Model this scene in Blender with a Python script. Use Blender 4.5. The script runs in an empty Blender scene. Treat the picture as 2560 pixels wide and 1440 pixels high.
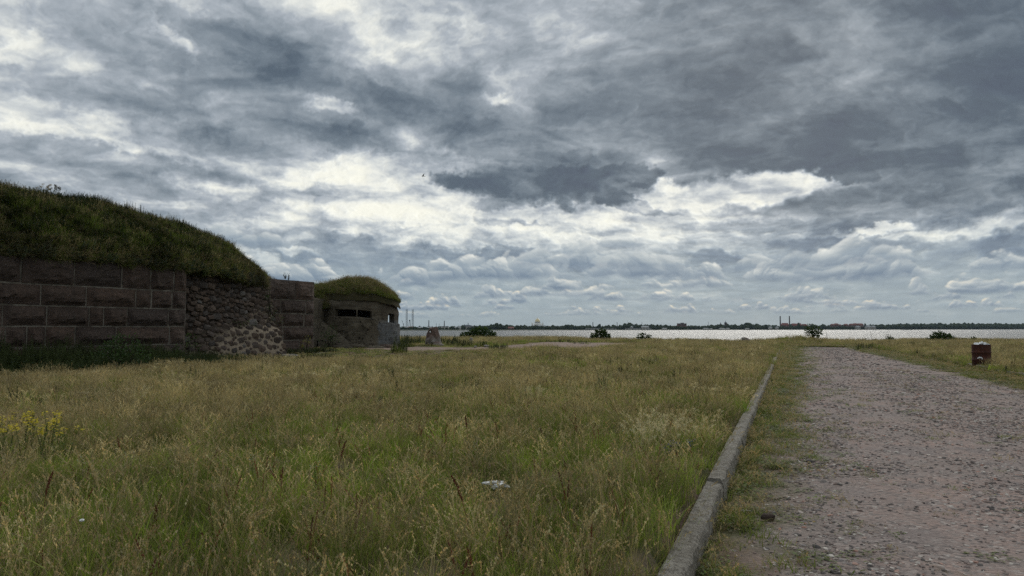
import bpy, bmesh, math, random
import numpy as np
from mathutils import Vector, Matrix, noise as mnoise

S = bpy.context.scene
C = S.collection
R = math.radians

# ------------------------------------------------------------------ camera
FPX = 1862.0                      # focal length in photo pixels (photo 2560 wide)
HOR = 820.0                       # photo row of the horizon
EYE = 1.6
PITCH = math.atan((HOR - 720.0) / FPX)
cam_d = bpy.data.cameras.new('camera')
cam = bpy.data.objects.new('camera', cam_d); C.objects.link(cam)
cam_d.sensor_width = 36; cam_d.lens = 36 * FPX / 2560
cam_d.clip_start = 0.05; cam_d.clip_end = 60000
cam.location = (0, 0, EYE); cam.rotation_euler = (math.pi / 2 + PITCH, 0, 0)
S.camera = cam

def ray(px, py):
    x = (px - 1280) / FPX; y = (720 - py) / FPX
    c, s = math.cos(PITCH), math.sin(PITCH)
    return Vector((x, c - s * y, s + c * y))
def gp(px, py, z=0.0):            # the place at height z seen at a photo pixel
    r = ray(px, py); t = (z - EYE) / r.z
    return Vector((r.x * t, r.y * t, z))
def dp(px, py, D):                # the place D metres ahead seen at a photo pixel
    r = ray(px, py); t = D / r.y
    return Vector((r.x * t, D, EYE + r.z * t))

# ------------------------------------------------------------------ view
S.view_settings.view_transform = 'Standard'
S.view_settings.look = 'None'
S.view_settings.exposure = 0.0
S.view_settings.gamma = 1
S.view_settings.use_curve_mapping = False
S.render.engine = 'CYCLES'
S.cycles.use_denoising = False
S.cycles.max_bounces = 6
S.cycles.diffuse_bounces = 3
S.cycles.transparent_max_bounces = 8
S.cycles.caustics_reflective = False
S.cycles.caustics_refractive = False

# ------------------------------------------------------------------ node helper
class N:
    def __init__(s, tree): s.t = tree; s.n = tree.nodes; s.l = tree.links
    def put(s, sock, v):
        if v is None: return
        if isinstance(v, bpy.types.NodeSocket): s.l.new(v, sock)
        elif hasattr(sock, 'default_value'):
            try: sock.default_value = v
            except Exception:
                sock.default_value = (*v, 1.0) if len(v) == 3 else v
    def node(s, typ, **kw):
        n = s.n.new(typ)
        for k, v in kw.items(): setattr(n, k, v)
        return n
    def m(s, op, a, b=None, c=None, clamp=False):
        n = s.node('ShaderNodeMath', operation=op, use_clamp=clamp)
        s.put(n.inputs[0], a); s.put(n.inputs[1], b); s.put(n.inputs[2], c)
        return n.outputs[0]
    def vm(s, op, a, b=None, sc=None):
        n = s.node('ShaderNodeVectorMath', operation=op)
        s.put(n.inputs[0], a); s.put(n.inputs[1], b)
        if sc is not None: s.put(n.inputs['Scale'], sc)
        return n.outputs[0]
    def xyz(s, x, y, z=0.0):
        n = s.node('ShaderNodeCombineXYZ'); s.put(n.inputs[0], x); s.put(n.inputs[1], y); s.put(n.inputs[2], z)
        return n.outputs[0]
    def sep(s, v):
        n = s.node('ShaderNodeSeparateXYZ'); s.put(n.inputs[0], v); return n.outputs
    def noise(s, v, scale=1, detail=2, rough=.5, dist=0, lac=2.0, col=False, w=None):
        n = s.node('ShaderNodeTexNoise')
        if w is not None:
            n.noise_dimensions = '4D'; s.put(n.inputs['W'], w)
        s.put(n.inputs['Vector'], v); s.put(n.inputs['Scale'], scale); s.put(n.inputs['Detail'], detail)
        s.put(n.inputs['Roughness'], rough); s.put(n.inputs['Distortion'], dist); s.put(n.inputs['Lacunarity'], lac)
        return n.outputs[1] if col else n.outputs[0]
    def voro(s, v, scale=1, feature='F1', out='Distance', rnd=1.0):
        n = s.node('ShaderNodeTexVoronoi', feature=feature)
        s.put(n.inputs['Vector'], v); s.put(n.inputs['Scale'], scale); s.put(n.inputs['Randomness'], rnd)
        return n.outputs[out]
    def mr(s, v, a, b, c=0.0, d=1.0, kind='SMOOTHSTEP'):
        n = s.node('ShaderNodeMapRange', interpolation_type=kind)
        s.put(n.inputs[0], v)
        for i, x in enumerate((a, b, c, d)): s.put(n.inputs[i + 1], x)
        return n.outputs[0]
    def mix(s, f, a, b, mode='MIX'):
        n = s.node('ShaderNodeMix', data_type='RGBA', blend_type=mode)
        s.put(n.inputs[0], f); s.put(n.inputs[6], a); s.put(n.inputs[7], b)
        return n.outputs[2]
    def ramp(s, f, stops, interp='LINEAR'):
        n = s.node('ShaderNodeValToRGB'); cr = n.color_ramp; cr.interpolation = interp
        while len(cr.elements) < len(stops): cr.elements.new(.5)
        for e, (p, c) in zip(cr.elements, stops):
            e.position = p; e.color = (*c, 1) if len(c) == 3 else c
        s.put(n.inputs[0], f); return n.outputs[0]
    def attr(s, name, kind='GEOMETRY', out=2):
        n = s.node('ShaderNodeAttribute', attribute_name=name, attribute_type=kind); return n.outputs[out]

def srgb(r, g, b):
    f = lambda v: (v / 255 / 12.92) if v / 255 <= .04045 else ((v / 255 + .055) / 1.055) ** 2.4
    return (f(r), f(g), f(b))

# ------------------------------------------------------------------ sky
# clouds are worked out as radiance over bearing and height, in photo-pixel units (1862 to the radian)
_rs = np.random.RandomState(11)
_PERM = _rs.permutation(256).astype(np.int32); _PERM = np.concatenate([_PERM, _PERM])
_ANG = _rs.rand(256) * 2 * np.pi
_GX = np.cos(_ANG).astype(np.float32); _GY = np.sin(_ANG).astype(np.float32)
def perlin(x, y):
    xf = np.floor(x); yf = np.floor(y)
    xi = xf.astype(np.int32) & 255; yi = yf.astype(np.int32) & 255
    x = (x - xf).astype(np.float32); y = (y - yf).astype(np.float32)
    u = x * x * x * (x * (x * 6 - 15) + 10); v = y * y * y * (y * (y * 6 - 15) + 10)
    def g(ix, iy, fx, fy):
        h = _PERM[_PERM[ix & 255] + (iy & 255)]
        return _GX[h] * fx + _GY[h] * fy
    a = g(xi, yi, x, y); b = g(xi + 1, yi, x - 1, y)
    c = g(xi, yi + 1, x, y - 1); d = g(xi + 1, yi + 1, x - 1, y - 1)
    a += (b - a) * u; c += (d - c) * u
    return (a + (c - a) * v) * 1.5
def fbm(x, y, o=5, g=.5, s=0.0, billow=False):
    r = 0; a = 1.0; t = 0.0
    for i in range(o):
        p = perlin(x + s * 17.3 + i * 5.1, y + s * 9.7 - i * 3.3)
        if billow: p = np.abs(p) * 3.2 - 1
        r = r + a * p; t += a; a *= g
        x, y = (x * 1.66 + y * 1.15), (y * 1.66 - x * 1.15)
    return r / t
def sst(v, a, b):
    t = np.clip((v - a) / (b - a), 0, 1); return t * t * (3 - 2 * t)
def lin(*c):
    c = np.array(c) / 255.0
    return np.where(c <= .04045, c / 12.92, ((c + .055) / 1.055) ** 2.4).astype(np.float32)
def grade(v, stops):
    xs = [p for p, _ in stops]; cs = np.array([c for _, c in stops])
    return np.stack([np.interp(v, xs, cs[:, k]).astype(np.float32) for k in range(3)], -1)

# x, row, half width, half height (photo pixels), tilt (degrees, clockwise), amount, edge softness
BLOBS = [
    # broad thick parts
    (2050, 330, 620, 190, 3, .55, 1.6), (1700, 190, 430, 150, -22, .42, 1.4), (2520, 190, 260, 300, 0, .55, 1.4), (2420, 20, 300, 110, 20, .35, 1.3),
    (1450, 60, 480, 150, 0, .22, 1.5), (700, 170, 440, 100, 14, .30, 1.4), (250, 230, 440, 80, 6, .18, 1.4), (60, 50, 260, 90, 8, .12, 1.4),
    (170, 430, 400, 80, 5, .20, 1.3), (1250, 320, 360, 90, 6, .30, 1.3), (2230, 520, 460, 60, 3, .28, 1.2), (1900, 640, 620, 60, 0, .16, 1.4),
    (1150, 180, 200, 100, -20, .22, 1.3), (900, 650, 420, 50, 3, .18, 1.3), (640, 590, 200, 70, 10, .12, 1.3),
    # thick clouds with an outline
    (1150, 440, 70, 20, -6, .6, .5), (1230, 512, 90, 14, 4, .4, .6), (1390, 424, 70, 16, 0, .5, .5), (1525, 425, 34, 22, 0, .5, .5), (1650, 440, 50, 14, 8, .5, .6), (1290, 560, 90, 10, 3, .3, .7),
    (1300, 462, 205, 46, 5, .80, .5), (1470, 465, 160, 50, 6, .80, .42), (1600, 438, 90, 22, 10, .75, .42), (1560, 503, 120, 22, 20, .62, .42), (1690, 532, 60, 14, 18, .30, .7),
    (1880, 372, 215, 66, 8, .72, .45), (2220, 345, 310, 82, 0, .80, .55), (2060, 300, 300, 80, 10, .22, 1.), (1760, 210, 230, 90, -18, .34, 1.1), (1560, 250, 200, 50, -12, .22, 1.1),
    (720, 170, 260, 50, 14, .30, 1.0), (870, 205, 160, 34, 10, .28, 1.0), (600, 130, 170, 40, 22, .20, 1.), (1170, 185, 70, 36, -16, .30, .8),
    (860, 345, 120, 34, 9, .42, .8), (1250, 330, 130, 32, 5, .38, .8), (1080, 300, 110, 30, 16, .28, .9), (1420, 388, 62, 14, 3, .42, .6), (1180, 375, 100, 24, 4, .28, .8),
    (2105, 440, 56, 20, 8, .95, .4), (2535, 612, 75, 38, 0, .55, .6), (420, 268, 160, 28, 10, .26, 1.), (815, 405, 34, 14, 20, .25, .7), (790, 475, 70, 12, 4, .22, .7),
    (2100, 612, 170, 20, 2, .34, .6), (2370, 548, 70, 22, 0, .32, .6), (2100, 580, 50, 16, 0, .3, .5), (1790, 652, 90, 20, 2, .42, .5), (2540, 200, 80, 160, 0, .2, 1.),
    # thin parts
    (1870, 480, 290, 34, -4, -1.05, .9), (1640, 478, 110, 24, 8, -.55, 1.0), (1640, 520, 300, 30, 10, -.40, 1.2), (1560, 590, 520, 60, 2, -.36, 1.4), (1000, 455, 300, 70, 8, -.22, 1.6), (1000, 540, 420, 80, 0, -.32, 1.5),
    (2450, 562, 180, 22, -6, -.62, .9), (2200, 572, 130, 10, -6, -.5, .8), (800, 252, 62, 20, 10, -.50, .9), (1260, 225, 50, 16, 10, -.40, 1.1), (880, 60, 150, 34, 26, -.16, 1.1), (560, 20, 90, 22, 8, -.15, 1.),
    (70, 110, 60, 24, 14, -.34, 1.), (45, 150, 60, 14, 10, -.34, 1.), (170, 300, 330, 26, 7, -.30, 1.3), (420, 392, 400, 16, 7, -.30, 1.3), (200, 355, 200, 14, 5, -.24, 1.),
    (2180, 120, 190, 80, 24, -.34, 1.2), (2160, 40, 70, 24, 20, -.12, 1.), (2380, 130, 34, 34, 0, -.10, 1.), (640, 640, 80, 18, 22, -.45, .8), (740, 625, 60, 12, 0, -.45, .7), (1410, 570, 120, 16, 4, .30, .7), (1020, 575, 130, 14, 5, .26, .7), (1230, 640, 200, 16, 4, .30, .6), (1450, 655, 90, 16, 3, .4, .5), (850, 600, 90, 14, 8, .22, .8), (2300, 440, 200, 26, -3, .25, .8), (1950, 560, 240, 14, 2, .3, .7), (450, 105, 70, 12, 50, -.22, 1.),
    (2350, 420, 140, 14, 3, -.14, 1.), (560, 470, 200, 16, 10, -.25, 1.2),
]
# base row, height, lump size (photo pixels), share of sky covered, brightness, warmth
ROWS = [(788, 12, 46, .48, .86, .7, 1), (776, 16, 60, .50, .98, 1.0, 2), (760, 20, 80, .54, 1.04, .9, 3), (742, 25, 110, .55, 1.05, .6, 4),
        (722, 30, 130, .55, 1.02, .4, 5), (696, 40, 180, .60, 1.05, .25, 6), (664, 40, 210, .48, 1.0, .12, 7), (626, 34, 240, .42, 1.0, .1, 8)]
def sky_radiance(X, Yp):
    """X: bearing, Yp: height over the horizon, both in photo pixels, on a regular grid (rows bottom to top)."""
    azr = X / FPX; elr = np.maximum(Yp, 0) / FPX
    stepx = float(X[0, 1] - X[0, 0]); stepy = float(Yp[1, 0] - Yp[0, 0])
    k = 1.0 / (np.sin(np.minimum(elr, np.pi / 2)) + .13)
    c = np.cos(np.minimum(elr, np.pi / 2))
    qx = np.sin(azr) * c * k; qy = np.cos(azr) * c * k
    w1x = fbm(qx * 1.5, qy * 1.5, 5, .55, 1); w1y = fbm(qx * 1.5, qy * 1.5, 5, .55, 2)
    w2x = fbm(X / 80, Yp / 52, 5, .58, 3); w2y = fbm(X / 80, Yp / 52, 5, .58, 4)
    grow = 14 + elr * FPX * .085
    px = X + w1x * grow * 1.9 + w2x * 30 + fbm(X / 36, Yp / 28, 4, .6, 13) * 22; py = Yp + w1y * grow * .8 + w2y * 20 + fbm(X / 36, Yp / 28, 4, .6, 14) * 16
    T = np.zeros_like(X)
    for bx, by, hw, hh, tilt, a, soft in BLOBS:
        r = ray(bx, by); cx = math.atan2(r.x, r.y) * FPX; cy = math.atan2(r.z, math.hypot(r.x, r.y)) * FPX
        t = R(-tilt); ct, st = math.cos(t), math.sin(t)
        m = (np.abs(px - cx) < 3 * hw + 60) & (np.abs(py - cy) < 3 * max(hh, abs(st) * hw * 1.2) + 60)
        if not m.any(): continue
        u = px[m] - cx; v = py[m] - cy
        rr = np.sqrt(((u * ct + v * st) / hw) ** 2 + ((-u * st + v * ct) / hh) ** 2)
        T[m] += a * sst(-rr, -1 - soft * .42, -1 + soft * .62)
    T = np.where(T > 0, .84 * np.tanh(T / .84), .62 * np.tanh(T / .75))
    f = fbm(qx * 1.15 + w1x * .35, qy * 1.15 + w1y * .35, 7, .60, 5) * 1.1
    f2 = fbm(qx * 3.6 + w1x * .8, qy * 3.6 + w1y * .8, 6, .55, 6)
    g1 = fbm(X / 62 + w2x * .7, Yp / 30 + w2y * .7, 6, .55, 7)
    pf = fbm(X / 130 + w2x * .5 + w1x, Yp / (46 + Yp * .05) + w2y * .5 + w1y, 5, .5, 23, True)
    low = sst(-elr, -R(13), -R(5))
    D = .36 + f * .60 * (1 - .45 * low) + f2 * .46 * (1 - .4 * low) + g1 * (.14 + .20 * low) + pf * .07 + T * .80
    Ds = .36 + fbm(qx * 1.15 + w1x * .35, qy * 1.15 + w1y * .35, 4, .5, 5) * .6 + fbm(qx * 3.6 + w1x * .8, qy * 3.6 + w1y * .8, 3, .5, 6) * .34 + fbm(X / 62 + w2x * .7, Yp / 30 + w2y * .7, 3, .5, 7) * (.10 + .16 * low) + T * .5 + fbm(X / 130 + w2x * .5 + w1x, Yp / (46 + Yp * .05) + w2y * .5 + w1y, 3, .5, 23, True) * .08
    up_ = sst(elr, R(9), R(15)); D = .42 - .05 * up_ + (D - .40) * (1.12 - .14 * up_) + fbm(X / 34 + w2x * 1.2, Yp / 22 + w2y * 1.2, 5, .62, 44) * .08 + fbm(qx * 9 + w1x * 2, qy * 9 + w1y * 2, 5, .62, 45) * .045 * (1 - low)
    # lit from behind at the sun: slopes of the cloud that face it are brighter
    gy, gx = np.gradient(Ds, stepy, stepx)
    sxp, syp = 560.0, 350.0
    vx = sxp - X; vy = syp - Yp; vl = np.sqrt(vx * vx + vy * vy) + 60
    rel = -(gx * vx + gy * vy) / vl
    rel = .26 * np.tanh(rel * 24)
    col = grade(D, [(-.20, lin(255, 254, 240)), (.02, lin(243, 244, 236)), (.20, lin(208, 213, 214)), (.36, lin(173, 181, 189)), (.54, lin(146, 156, 165)),
                    (.78, lin(115, 127, 138)), (1.02, lin(88, 101, 114)), (1.45, lin(76, 86, 103))])
    blue = grade(D, [(-.20, lin(250, 252, 240)), (.02, lin(236, 240, 234)), (.20, lin(204, 212, 214)), (.38, lin(168, 180, 188)), (.56, lin(146, 160, 173)),
                     (.80, lin(122, 138, 157)), (1.05, lin(104, 120, 142)), (1.45, lin(88, 102, 124))])
    lw = sst(-elr, -R(9), -R(4))[..., None]
    col = col * (1 - lw) + blue * lw
    col = col * (1 + rel[..., None])
    # pale air low down
    hz = (sst(-elr, -R(7.0), -R(1.3)) * .74)[..., None]
    col = col * (1 - hz) + lin(152, 168, 176) * hz
    # rows of cumulus standing over the water, farthest first
    for yb, hpx, lpx, cov, br, warm, sd in ROWS:
        m0 = (Yp[:, 0] > HOR - yb - hpx * 1.2) & (Yp[:, 0] < HOR - yb + hpx * 3.2)
        if not m0.any(): continue
        i0, i1 = np.argmax(m0), len(m0) - np.argmax(m0[::-1])
        x = X[i0:i1]; y = Yp[i0:i1]
        hv = fbm(x / lpx * .55, y / lpx * .35 + sd * 11.3, 3, .5, sd)
        gate = fbm(x / lpx * .16, y * 0 + sd * 4.7, 2, .5, sd + 20)
        wx = fbm(x / lpx * 3.2, y / lpx * 4.2, 4, .55, sd + 40)
        lx, ly = x / lpx * 1.7 + wx * .20, y / lpx * 2.3 + wx * .15
        lump = fbm(lx, ly, 5, .48, sd + 60, True); ls = fbm(lx, ly, 2, .45, sd + 60, True)
        y2 = (y - (HOR - yb)) / hpx + gate * .9
        top = np.minimum((hv + gate * .35 + (cov - .5) * .9 + .08) * 4.2, 1.5)
        e = top + lump * .62 - .1 - y2
        mask = sst(e, 0, .30) * sst(y2 + wx * .22, -.30, .22)
        ey, ex = np.gradient(ls, stepy, stepx)
        dl = (-ey * .9 - ex * (.5 * np.sign(560 - x))) * hpx
        sh = np.clip(.30 + .16 * np.tanh(-dl * .5) - lump * .16 + np.clip(e, 0, 1.6) * .26 + sst(-y2, -.7, .1) * .22 - sst(-e, -.22, 0) * .18, 0, 1.1)
        wt = np.array([lin(236, 241, 240), lin(250, 238, 212)]); wtop = (wt[0] * (1 - warm) + wt[1] * warm) * br * 1.08
        cl = grade(sh, [(0, wtop), (.20, wtop * .86), (.38, lin(184, 193, 197)), (.58, lin(146, 161, 174)), (.9, lin(108, 128, 150))])
        mk = (mask * (.94 if sd < 7 else .74))[..., None]
        col[i0:i1] = col[i0:i1] * (1 - mk) + cl * mk
    hz = (sst(-elr, -R(1.7), -R(.6)) * .75)[..., None]
    col = col * (1 - hz) + lin(154, 169, 176) * hz
    return np.maximum(col, .01)

SUN_EL, SUN_AZ = R(24), R(19)           # behind the clouds, ahead and a little to the right
def make_img(name, rgb):
    h, w, _ = rgb.shape
    im = bpy.data.images.new(name, w, h, alpha=False, float_buffer=True)
    im.colorspace_settings.name = 'Non-Color'
    a = np.ones((h, w, 4), np.float32); a[..., :3] = rgb
    im.pixels.foreach_set(a.ravel()); im.update(); im.pack()
    return im
FX, FY = 1560.0, 960.0
gx_, gy_ = np.meshgrid(np.linspace(-FX, FX, 2000, dtype=np.float32), np.linspace(0, FY, 640, dtype=np.float32))
img_front = make_img('clouds_ahead', sky_radiance(gx_, gy_))
PI_ = math.pi * FPX
nw = 1200; ov = 90
gx_, gy_ = np.meshgrid((np.arange(nw + ov, dtype=np.float32) / nw * 2 - 1) * PI_, np.linspace(0, PI_ / 2, 300, dtype=np.float32))
around = sky_radiance(gx_, gy_)
k_ = np.linspace(0, 1, ov)[None, :, None]
around[:, :ov] = around[:, :ov] * k_ + around[:, nw:] * (1 - k_)
img_round = make_img('clouds_all_round', around[:, :nw])
world = bpy.data.worlds.new('World'); S.world = world; world.use_nodes = True
world.cycles.sampling_method = 'MANUAL'; world.cycles.sample_map_resolution = 1024
W = N(world.node_tree); W.n.clear()
dirv = W.node('ShaderNodeTexCoord').outputs['Generated']
dx, dy, dz = W.sep(dirv)
az = W.m('MULTIPLY', W.m('ARCTAN2', dx, dy), FPX)
el = W.m('MULTIPLY', W.m('ARCSINE', dz), FPX)
def img_node(im, u, v, ext):
    n = W.node('ShaderNodeTexImage', image=im, extension=ext, interpolation='Cubic')
    W.put(n.inputs[0], W.xyz(u, v, 0.0)); return n.outputs[0]
front = img_node(img_front, W.m('MULTIPLY_ADD', az, .5 / FX, .5), W.m('MULTIPLY', el, 1 / FY), 'EXTEND')
rnd = img_node(img_round, W.m('MULTIPLY_ADD', az, .5 / PI_, .5), W.m('MULTIPLY', W.m('MAXIMUM', el, 4.0), 2 / PI_), 'EXTEND')
wf = W.m('MULTIPLY', W.mr(W.m('ABSOLUTE', az), FX - 20, FX - 140), W.mr(el, FY - 10, FY - 120))
cc = W.mix(wf, rnd, front)
skyt = W.node('ShaderNodeTexSky', sky_type='NISHITA')
skyt.sun_disc = False; skyt.sun_elevation = SUN_EL; skyt.sun_rotation = SUN_AZ
sb = W.node('ShaderNodeBackground'); W.put(sb.inputs[0], skyt.outputs[0]); sb.inputs[1].default_value = .05
cb = W.node('ShaderNodeBackground'); W.put(cb.inputs[0], cc); cb.inputs[1].default_value = 1.0
mx = W.node('ShaderNodeMixShader'); mx.inputs[0].default_value = .96
W.l.new(sb.outputs[0], mx.inputs[1]); W.l.new(cb.outputs[0], mx.inputs[2])
wo = W.node('ShaderNodeOutputWorld'); W.l.new(mx.outputs[0], wo.inputs[0])

sun_d = bpy.data.lights.new('sun', 'SUN'); sun = bpy.data.objects.new('sun', sun_d); C.objects.link(sun)
sun_d.energy = 1.1; sun_d.angle = R(42); sun_d.color = (1.0, .95, .86)
sv = Vector((math.sin(SUN_AZ) * math.cos(SUN_EL), math.cos(SUN_AZ) * math.cos(SUN_EL), math.sin(SUN_EL)))
sun.rotation_euler = sv.to_track_quat('Z', 'Y').to_euler()

# ================================================================== helpers
random.seed(4); RS = np.random.RandomState(7)
def link(name, me, mat=None, parent=None, loc=None, **props):
    o = bpy.data.objects.new(name, me); C.objects.link(o)
    if mat is not None and me is not None and not me.materials: me.materials.append(mat)
    if parent is not None: o.parent = parent
    if loc is not None: o.location = loc
    for k, v in props.items(): o[k] = v
    return o
def thing(name, label, cat, loc=(0, 0, 0), rz=0.0, group=None):
    o = bpy.data.objects.new(name, None); C.objects.link(o); o.empty_display_size = .2
    o.location = loc; o.rotation_euler = (0, 0, rz); o['label'] = label; o['category'] = cat
    if group: o['group'] = group
    return o
def tagit(o, label, cat, group=None):
    o['label'] = label; o['category'] = cat
    if group: o['group'] = group
    return o
class MB:
    """collects geometry, with a colour per vertex"""
    def __init__(s): s.v = []; s.f = []; s.c = []
    def add(s, vs, fs, col=(1, 1, 1)):
        k = len(s.v); s.v += [tuple(p) for p in vs]; s.f += [tuple(i + k for i in f) for f in fs]
        s.c += list(col) if (len(col) == len(vs) and not isinstance(col[0], (int, float))) else [col] * len(vs)
    def box(s, lo, hi, col=(1, 1, 1), M=None):
        x0, y0, z0 = lo; x1, y1, z1 = hi
        vs = [Vector(p) for p in ((x0, y0, z0), (x1, y0, z0), (x1, y1, z0), (x0, y1, z0), (x0, y0, z1), (x1, y0, z1), (x1, y1, z1), (x0, y1, z1))]
        if M is not None: vs = [M @ p for p in vs]
        s.add(vs, [(0, 3, 2, 1), (4, 5, 6, 7), (0, 1, 5, 4), (1, 2, 6, 5), (2, 3, 7, 6), (3, 0, 4, 7)], col)
    def tube(s, pts, rad, n=5, col=(1, 1, 1), cap=True):
        pts = [Vector(p) for p in pts]; rad = rad if isinstance(rad, (list, tuple)) else [rad] * len(pts)
        vs = []; fs = []
        for i, p in enumerate(pts):
            d = (pts[min(i + 1, len(pts) - 1)] - pts[max(i - 1, 0)]).normalized()
            a = d.orthogonal().normalized() if abs(d.z) < .95 else Vector((1, 0, 0)); b = d.cross(a).normalized(); a = b.cross(d)
            for k in range(n):
                t = 2 * math.pi * k / n; vs.append(p + (a * math.cos(t) + b * math.sin(t)) * rad[i])
        for i in range(len(pts) - 1):
            for k in range(n):
                fs.append((i * n + k, i * n + (k + 1) % n, (i + 1) * n + (k + 1) % n, (i + 1) * n + k))
        if cap: fs += [tuple(range(n - 1, -1, -1)), tuple(range((len(pts) - 1) * n, len(pts) * n))]
        s.add(vs, fs, col)
    def lathe(s, prof, n=20, col=(1, 1, 1), o=(0, 0, 0)):
        vs = [(o[0] + r * math.cos(2 * math.pi * k / n), o[1] + r * math.sin(2 * math.pi * k / n), o[2] + z) for r, z in prof for k in range(n)]
        fs = [(i * n + k, i * n + (k + 1) % n, (i + 1) * n + (k + 1) % n, (i + 1) * n + k) for i in range(len(prof) - 1) for k in range(n)]
        s.add(vs, fs, col)
    def mesh(s, name, smooth=False):
        me = bpy.data.meshes.new(name); me.from_pydata(s.v, [], s.f)
        a = me.color_attributes.new('col', 'FLOAT_COLOR', 'POINT')
        arr = np.ones((len(s.v), 4), np.float32); arr[:, :3] = np.array(s.c, np.float32).reshape(-1, 3)
        a.data.foreach_set('color', arr.ravel())
        if smooth: me.polygons.foreach_set('use_smooth', [True] * len(me.polygons))
        me.update(); return me
    def build(s, name, mat, parent=None, smooth=False, **props):
        return link(name, s.mesh(name, smooth), mat, parent, **props)
def grid_mesh(name, V, smooth=True, flip=False):
    """V: (rows, cols, 3) array"""
    r, c, _ = V.shape
    i = np.arange(r * c).reshape(r, c)
    q = np.stack([i[:-1, :-1], i[:-1, 1:], i[1:, 1:], i[1:, :-1]], -1).reshape(-1, 4)
    if flip: q = q[:, ::-1]
    me = bpy.data.meshes.new(name)
    me.vertices.add(r * c); me.vertices.foreach_set('co', V.astype(np.float32).ravel())
    me.loops.add(q.size); me.loops.foreach_set('vertex_index', q.ravel().astype(np.int32))
    me.polygons.add(len(q)); me.polygons.foreach_set('loop_start', np.arange(0, q.size, 4, dtype=np.int32))
    me.polygons.foreach_set('use_smooth', np.full(len(q), smooth))
    me.update(calc_edges=True); me.validate(); return me

def mat(name, fn, rough=.9, spec=.2):
    m_ = bpy.data.materials.new(name); m_.use_nodes = True
    n = N(m_.node_tree); n.n.clear()
    out = n.node('ShaderNodeOutputMaterial'); p = n.node('ShaderNodeBsdfPrincipled')
    p.inputs['Roughness'].default_value = rough; p.inputs['Specular IOR Level'].default_value = spec
    r = fn(n, p); n.l.new(r if r is not None else p.outputs[0], out.inputs[0])
    return m_
def wpos(n): return n.node('ShaderNodeNewGeometry').outputs['Position']
def opos(n): return n.node('ShaderNodeTexCoord').outputs['Object']
def bump(n, p, h, strength=.5, dist=.02):
    b = n.node('ShaderNodeBump'); n.put(b.inputs['Height'], h); b.inputs['Strength'].default_value = strength; b.inputs['Distance'].default_value = dist
    n.l.new(b.outputs[0], p.inputs['Normal'])
def plain(name, c, rough=.8, var=.25, scale=6, spec=.2):
    def f(n, p):
        v = n.noise(wpos(n), scale, 4, .6)
        n.put(p.inputs['Base Color'], n.mix(n.mr(v, .3, .7), (*[k * (1 - var) for k in c], 1), (*[min(1, k * (1 + var)) for k in c], 1)))
    return mat(name, f, rough, spec)

# ------------------------------------------------------------------ lie of the land
AX, AY = -16.3, 23.7; DX, DY = .4532, .8914           # the fort wall: a point on it and its direction
NX, NY = DY, -DX                                       # outward, towards the field
def W2(s, u): return (AX + DX * s - NX * u, AY + DY * s - NY * u)      # u metres behind the face
def s_at(px):
    k = (px - 1280) / FPX; return (23.7 * k + 16.3) / (DX - DY * k)
KS, K0 = .372, -.82                                    # left kerb: x = KS*y + K0 ; right kerb: x = RS*y + R0
RS_, R0_ = .345, 7.7
def smooth(v, a, b):
    t = np.clip((v - a) / (b - a), 0, 1); return t * t * (3 - 2 * t)
def bank_y(x): return 84 + 3.0 * np.sin(x * .09 + 1) + 1.5 * np.sin(x * .31)
def zg(x, y):
    """ground height"""
    x = np.asarray(x, float); y = np.asarray(y, float)
    left = smooth(KS * y + K0 - x, .02, .12)
    right = smooth(x - (RS_ * y + R0_), .05, .3)
    endr = smooth(y, 62, 66)
    z = .11 * np.maximum(np.maximum(left, right), endr)
    z = z + .20 * smooth(y, 33, 42) * smooth(.10 * y - x, -1, 3)            # ground rises past the wall's end
    z = z + .05 * np.sin(x * .35 + 1) * np.sin(y * .22) * np.maximum(left, right) + .03 * np.sin(x * 1.3) * np.cos(y * 1.1 + x * .4) * np.maximum(left, right)
    z = z + .5 * np.exp(-((x - 28) ** 2 / 5 + (y - 74) ** 2 / 12)) - .28 * np.exp(-((x - 24.5) ** 2 / 7 + (y - 80) ** 2 / 60))
    z = z - .05 * np.exp(-np.maximum(x - KS * y - K0 - .1, 0) / .45) * (1 - left) * (y < 62)
    road = (1 - left) * (1 - right) * (1 - endr)
    z = z + road * (.018 * np.sin(x * .9 - y * .33) + .03 * np.clip(1 - np.abs((x - (.36 * y + 3.4)) / 4.6), 0, 1))
    dwall = (x - AX) * NX + (y - AY) * NY
    z = z + .10 * np.exp(-np.maximum(dwall, 0) / 1.2) * (y < 45)
    b = bank_y(x)
    z = z - 6.0 * smooth(y, b, b + 14)
    return z
def warp_axis(knots):
    out = []
    for a, b, st in knots: out.append(np.arange(a, b, st))
    out.append([knots[-1][1]]); return np.concatenate(out)
xs = warp_axis([(-160, -40, 4), (-40, -6, .8), (-6, 14, .16), (14, 34, .4), (34, 80, 1.5), (80, 240, 8)])
ys = warp_axis([(-40, 1, 2), (1, 24, .16), (24, 60, .4), (60, 104, .5), (104, 112, 2)])
gx, gy = np.meshgrid(xs, ys)
gz = zg(gx, gy)
def gravel_amount(x, y):
    """1 on the stony road, 0 off it"""
    a = smooth(x - (KS * y + K0), .25, 1.05 + .012 * y)
    b = smooth((RS_ * y + R0_) - x, .25, 1.3)
    return a * b * (1 - smooth(y, 61, 64))
TRACK = [gp(940, 872, .3), gp(1020, 873.5, .3), gp(1190, 873, .3), gp(1300, 870, .3), gp(1374, 866, .3), gp(1440, 861, .25), gp(1520, 857, .2)]
TRACK = [Vector((-26, 60, .3)), Vector((-14, 50, .3))] + TRACK[1:]
TP = np.array([(p.x, p.y) for p in TRACK])
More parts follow.
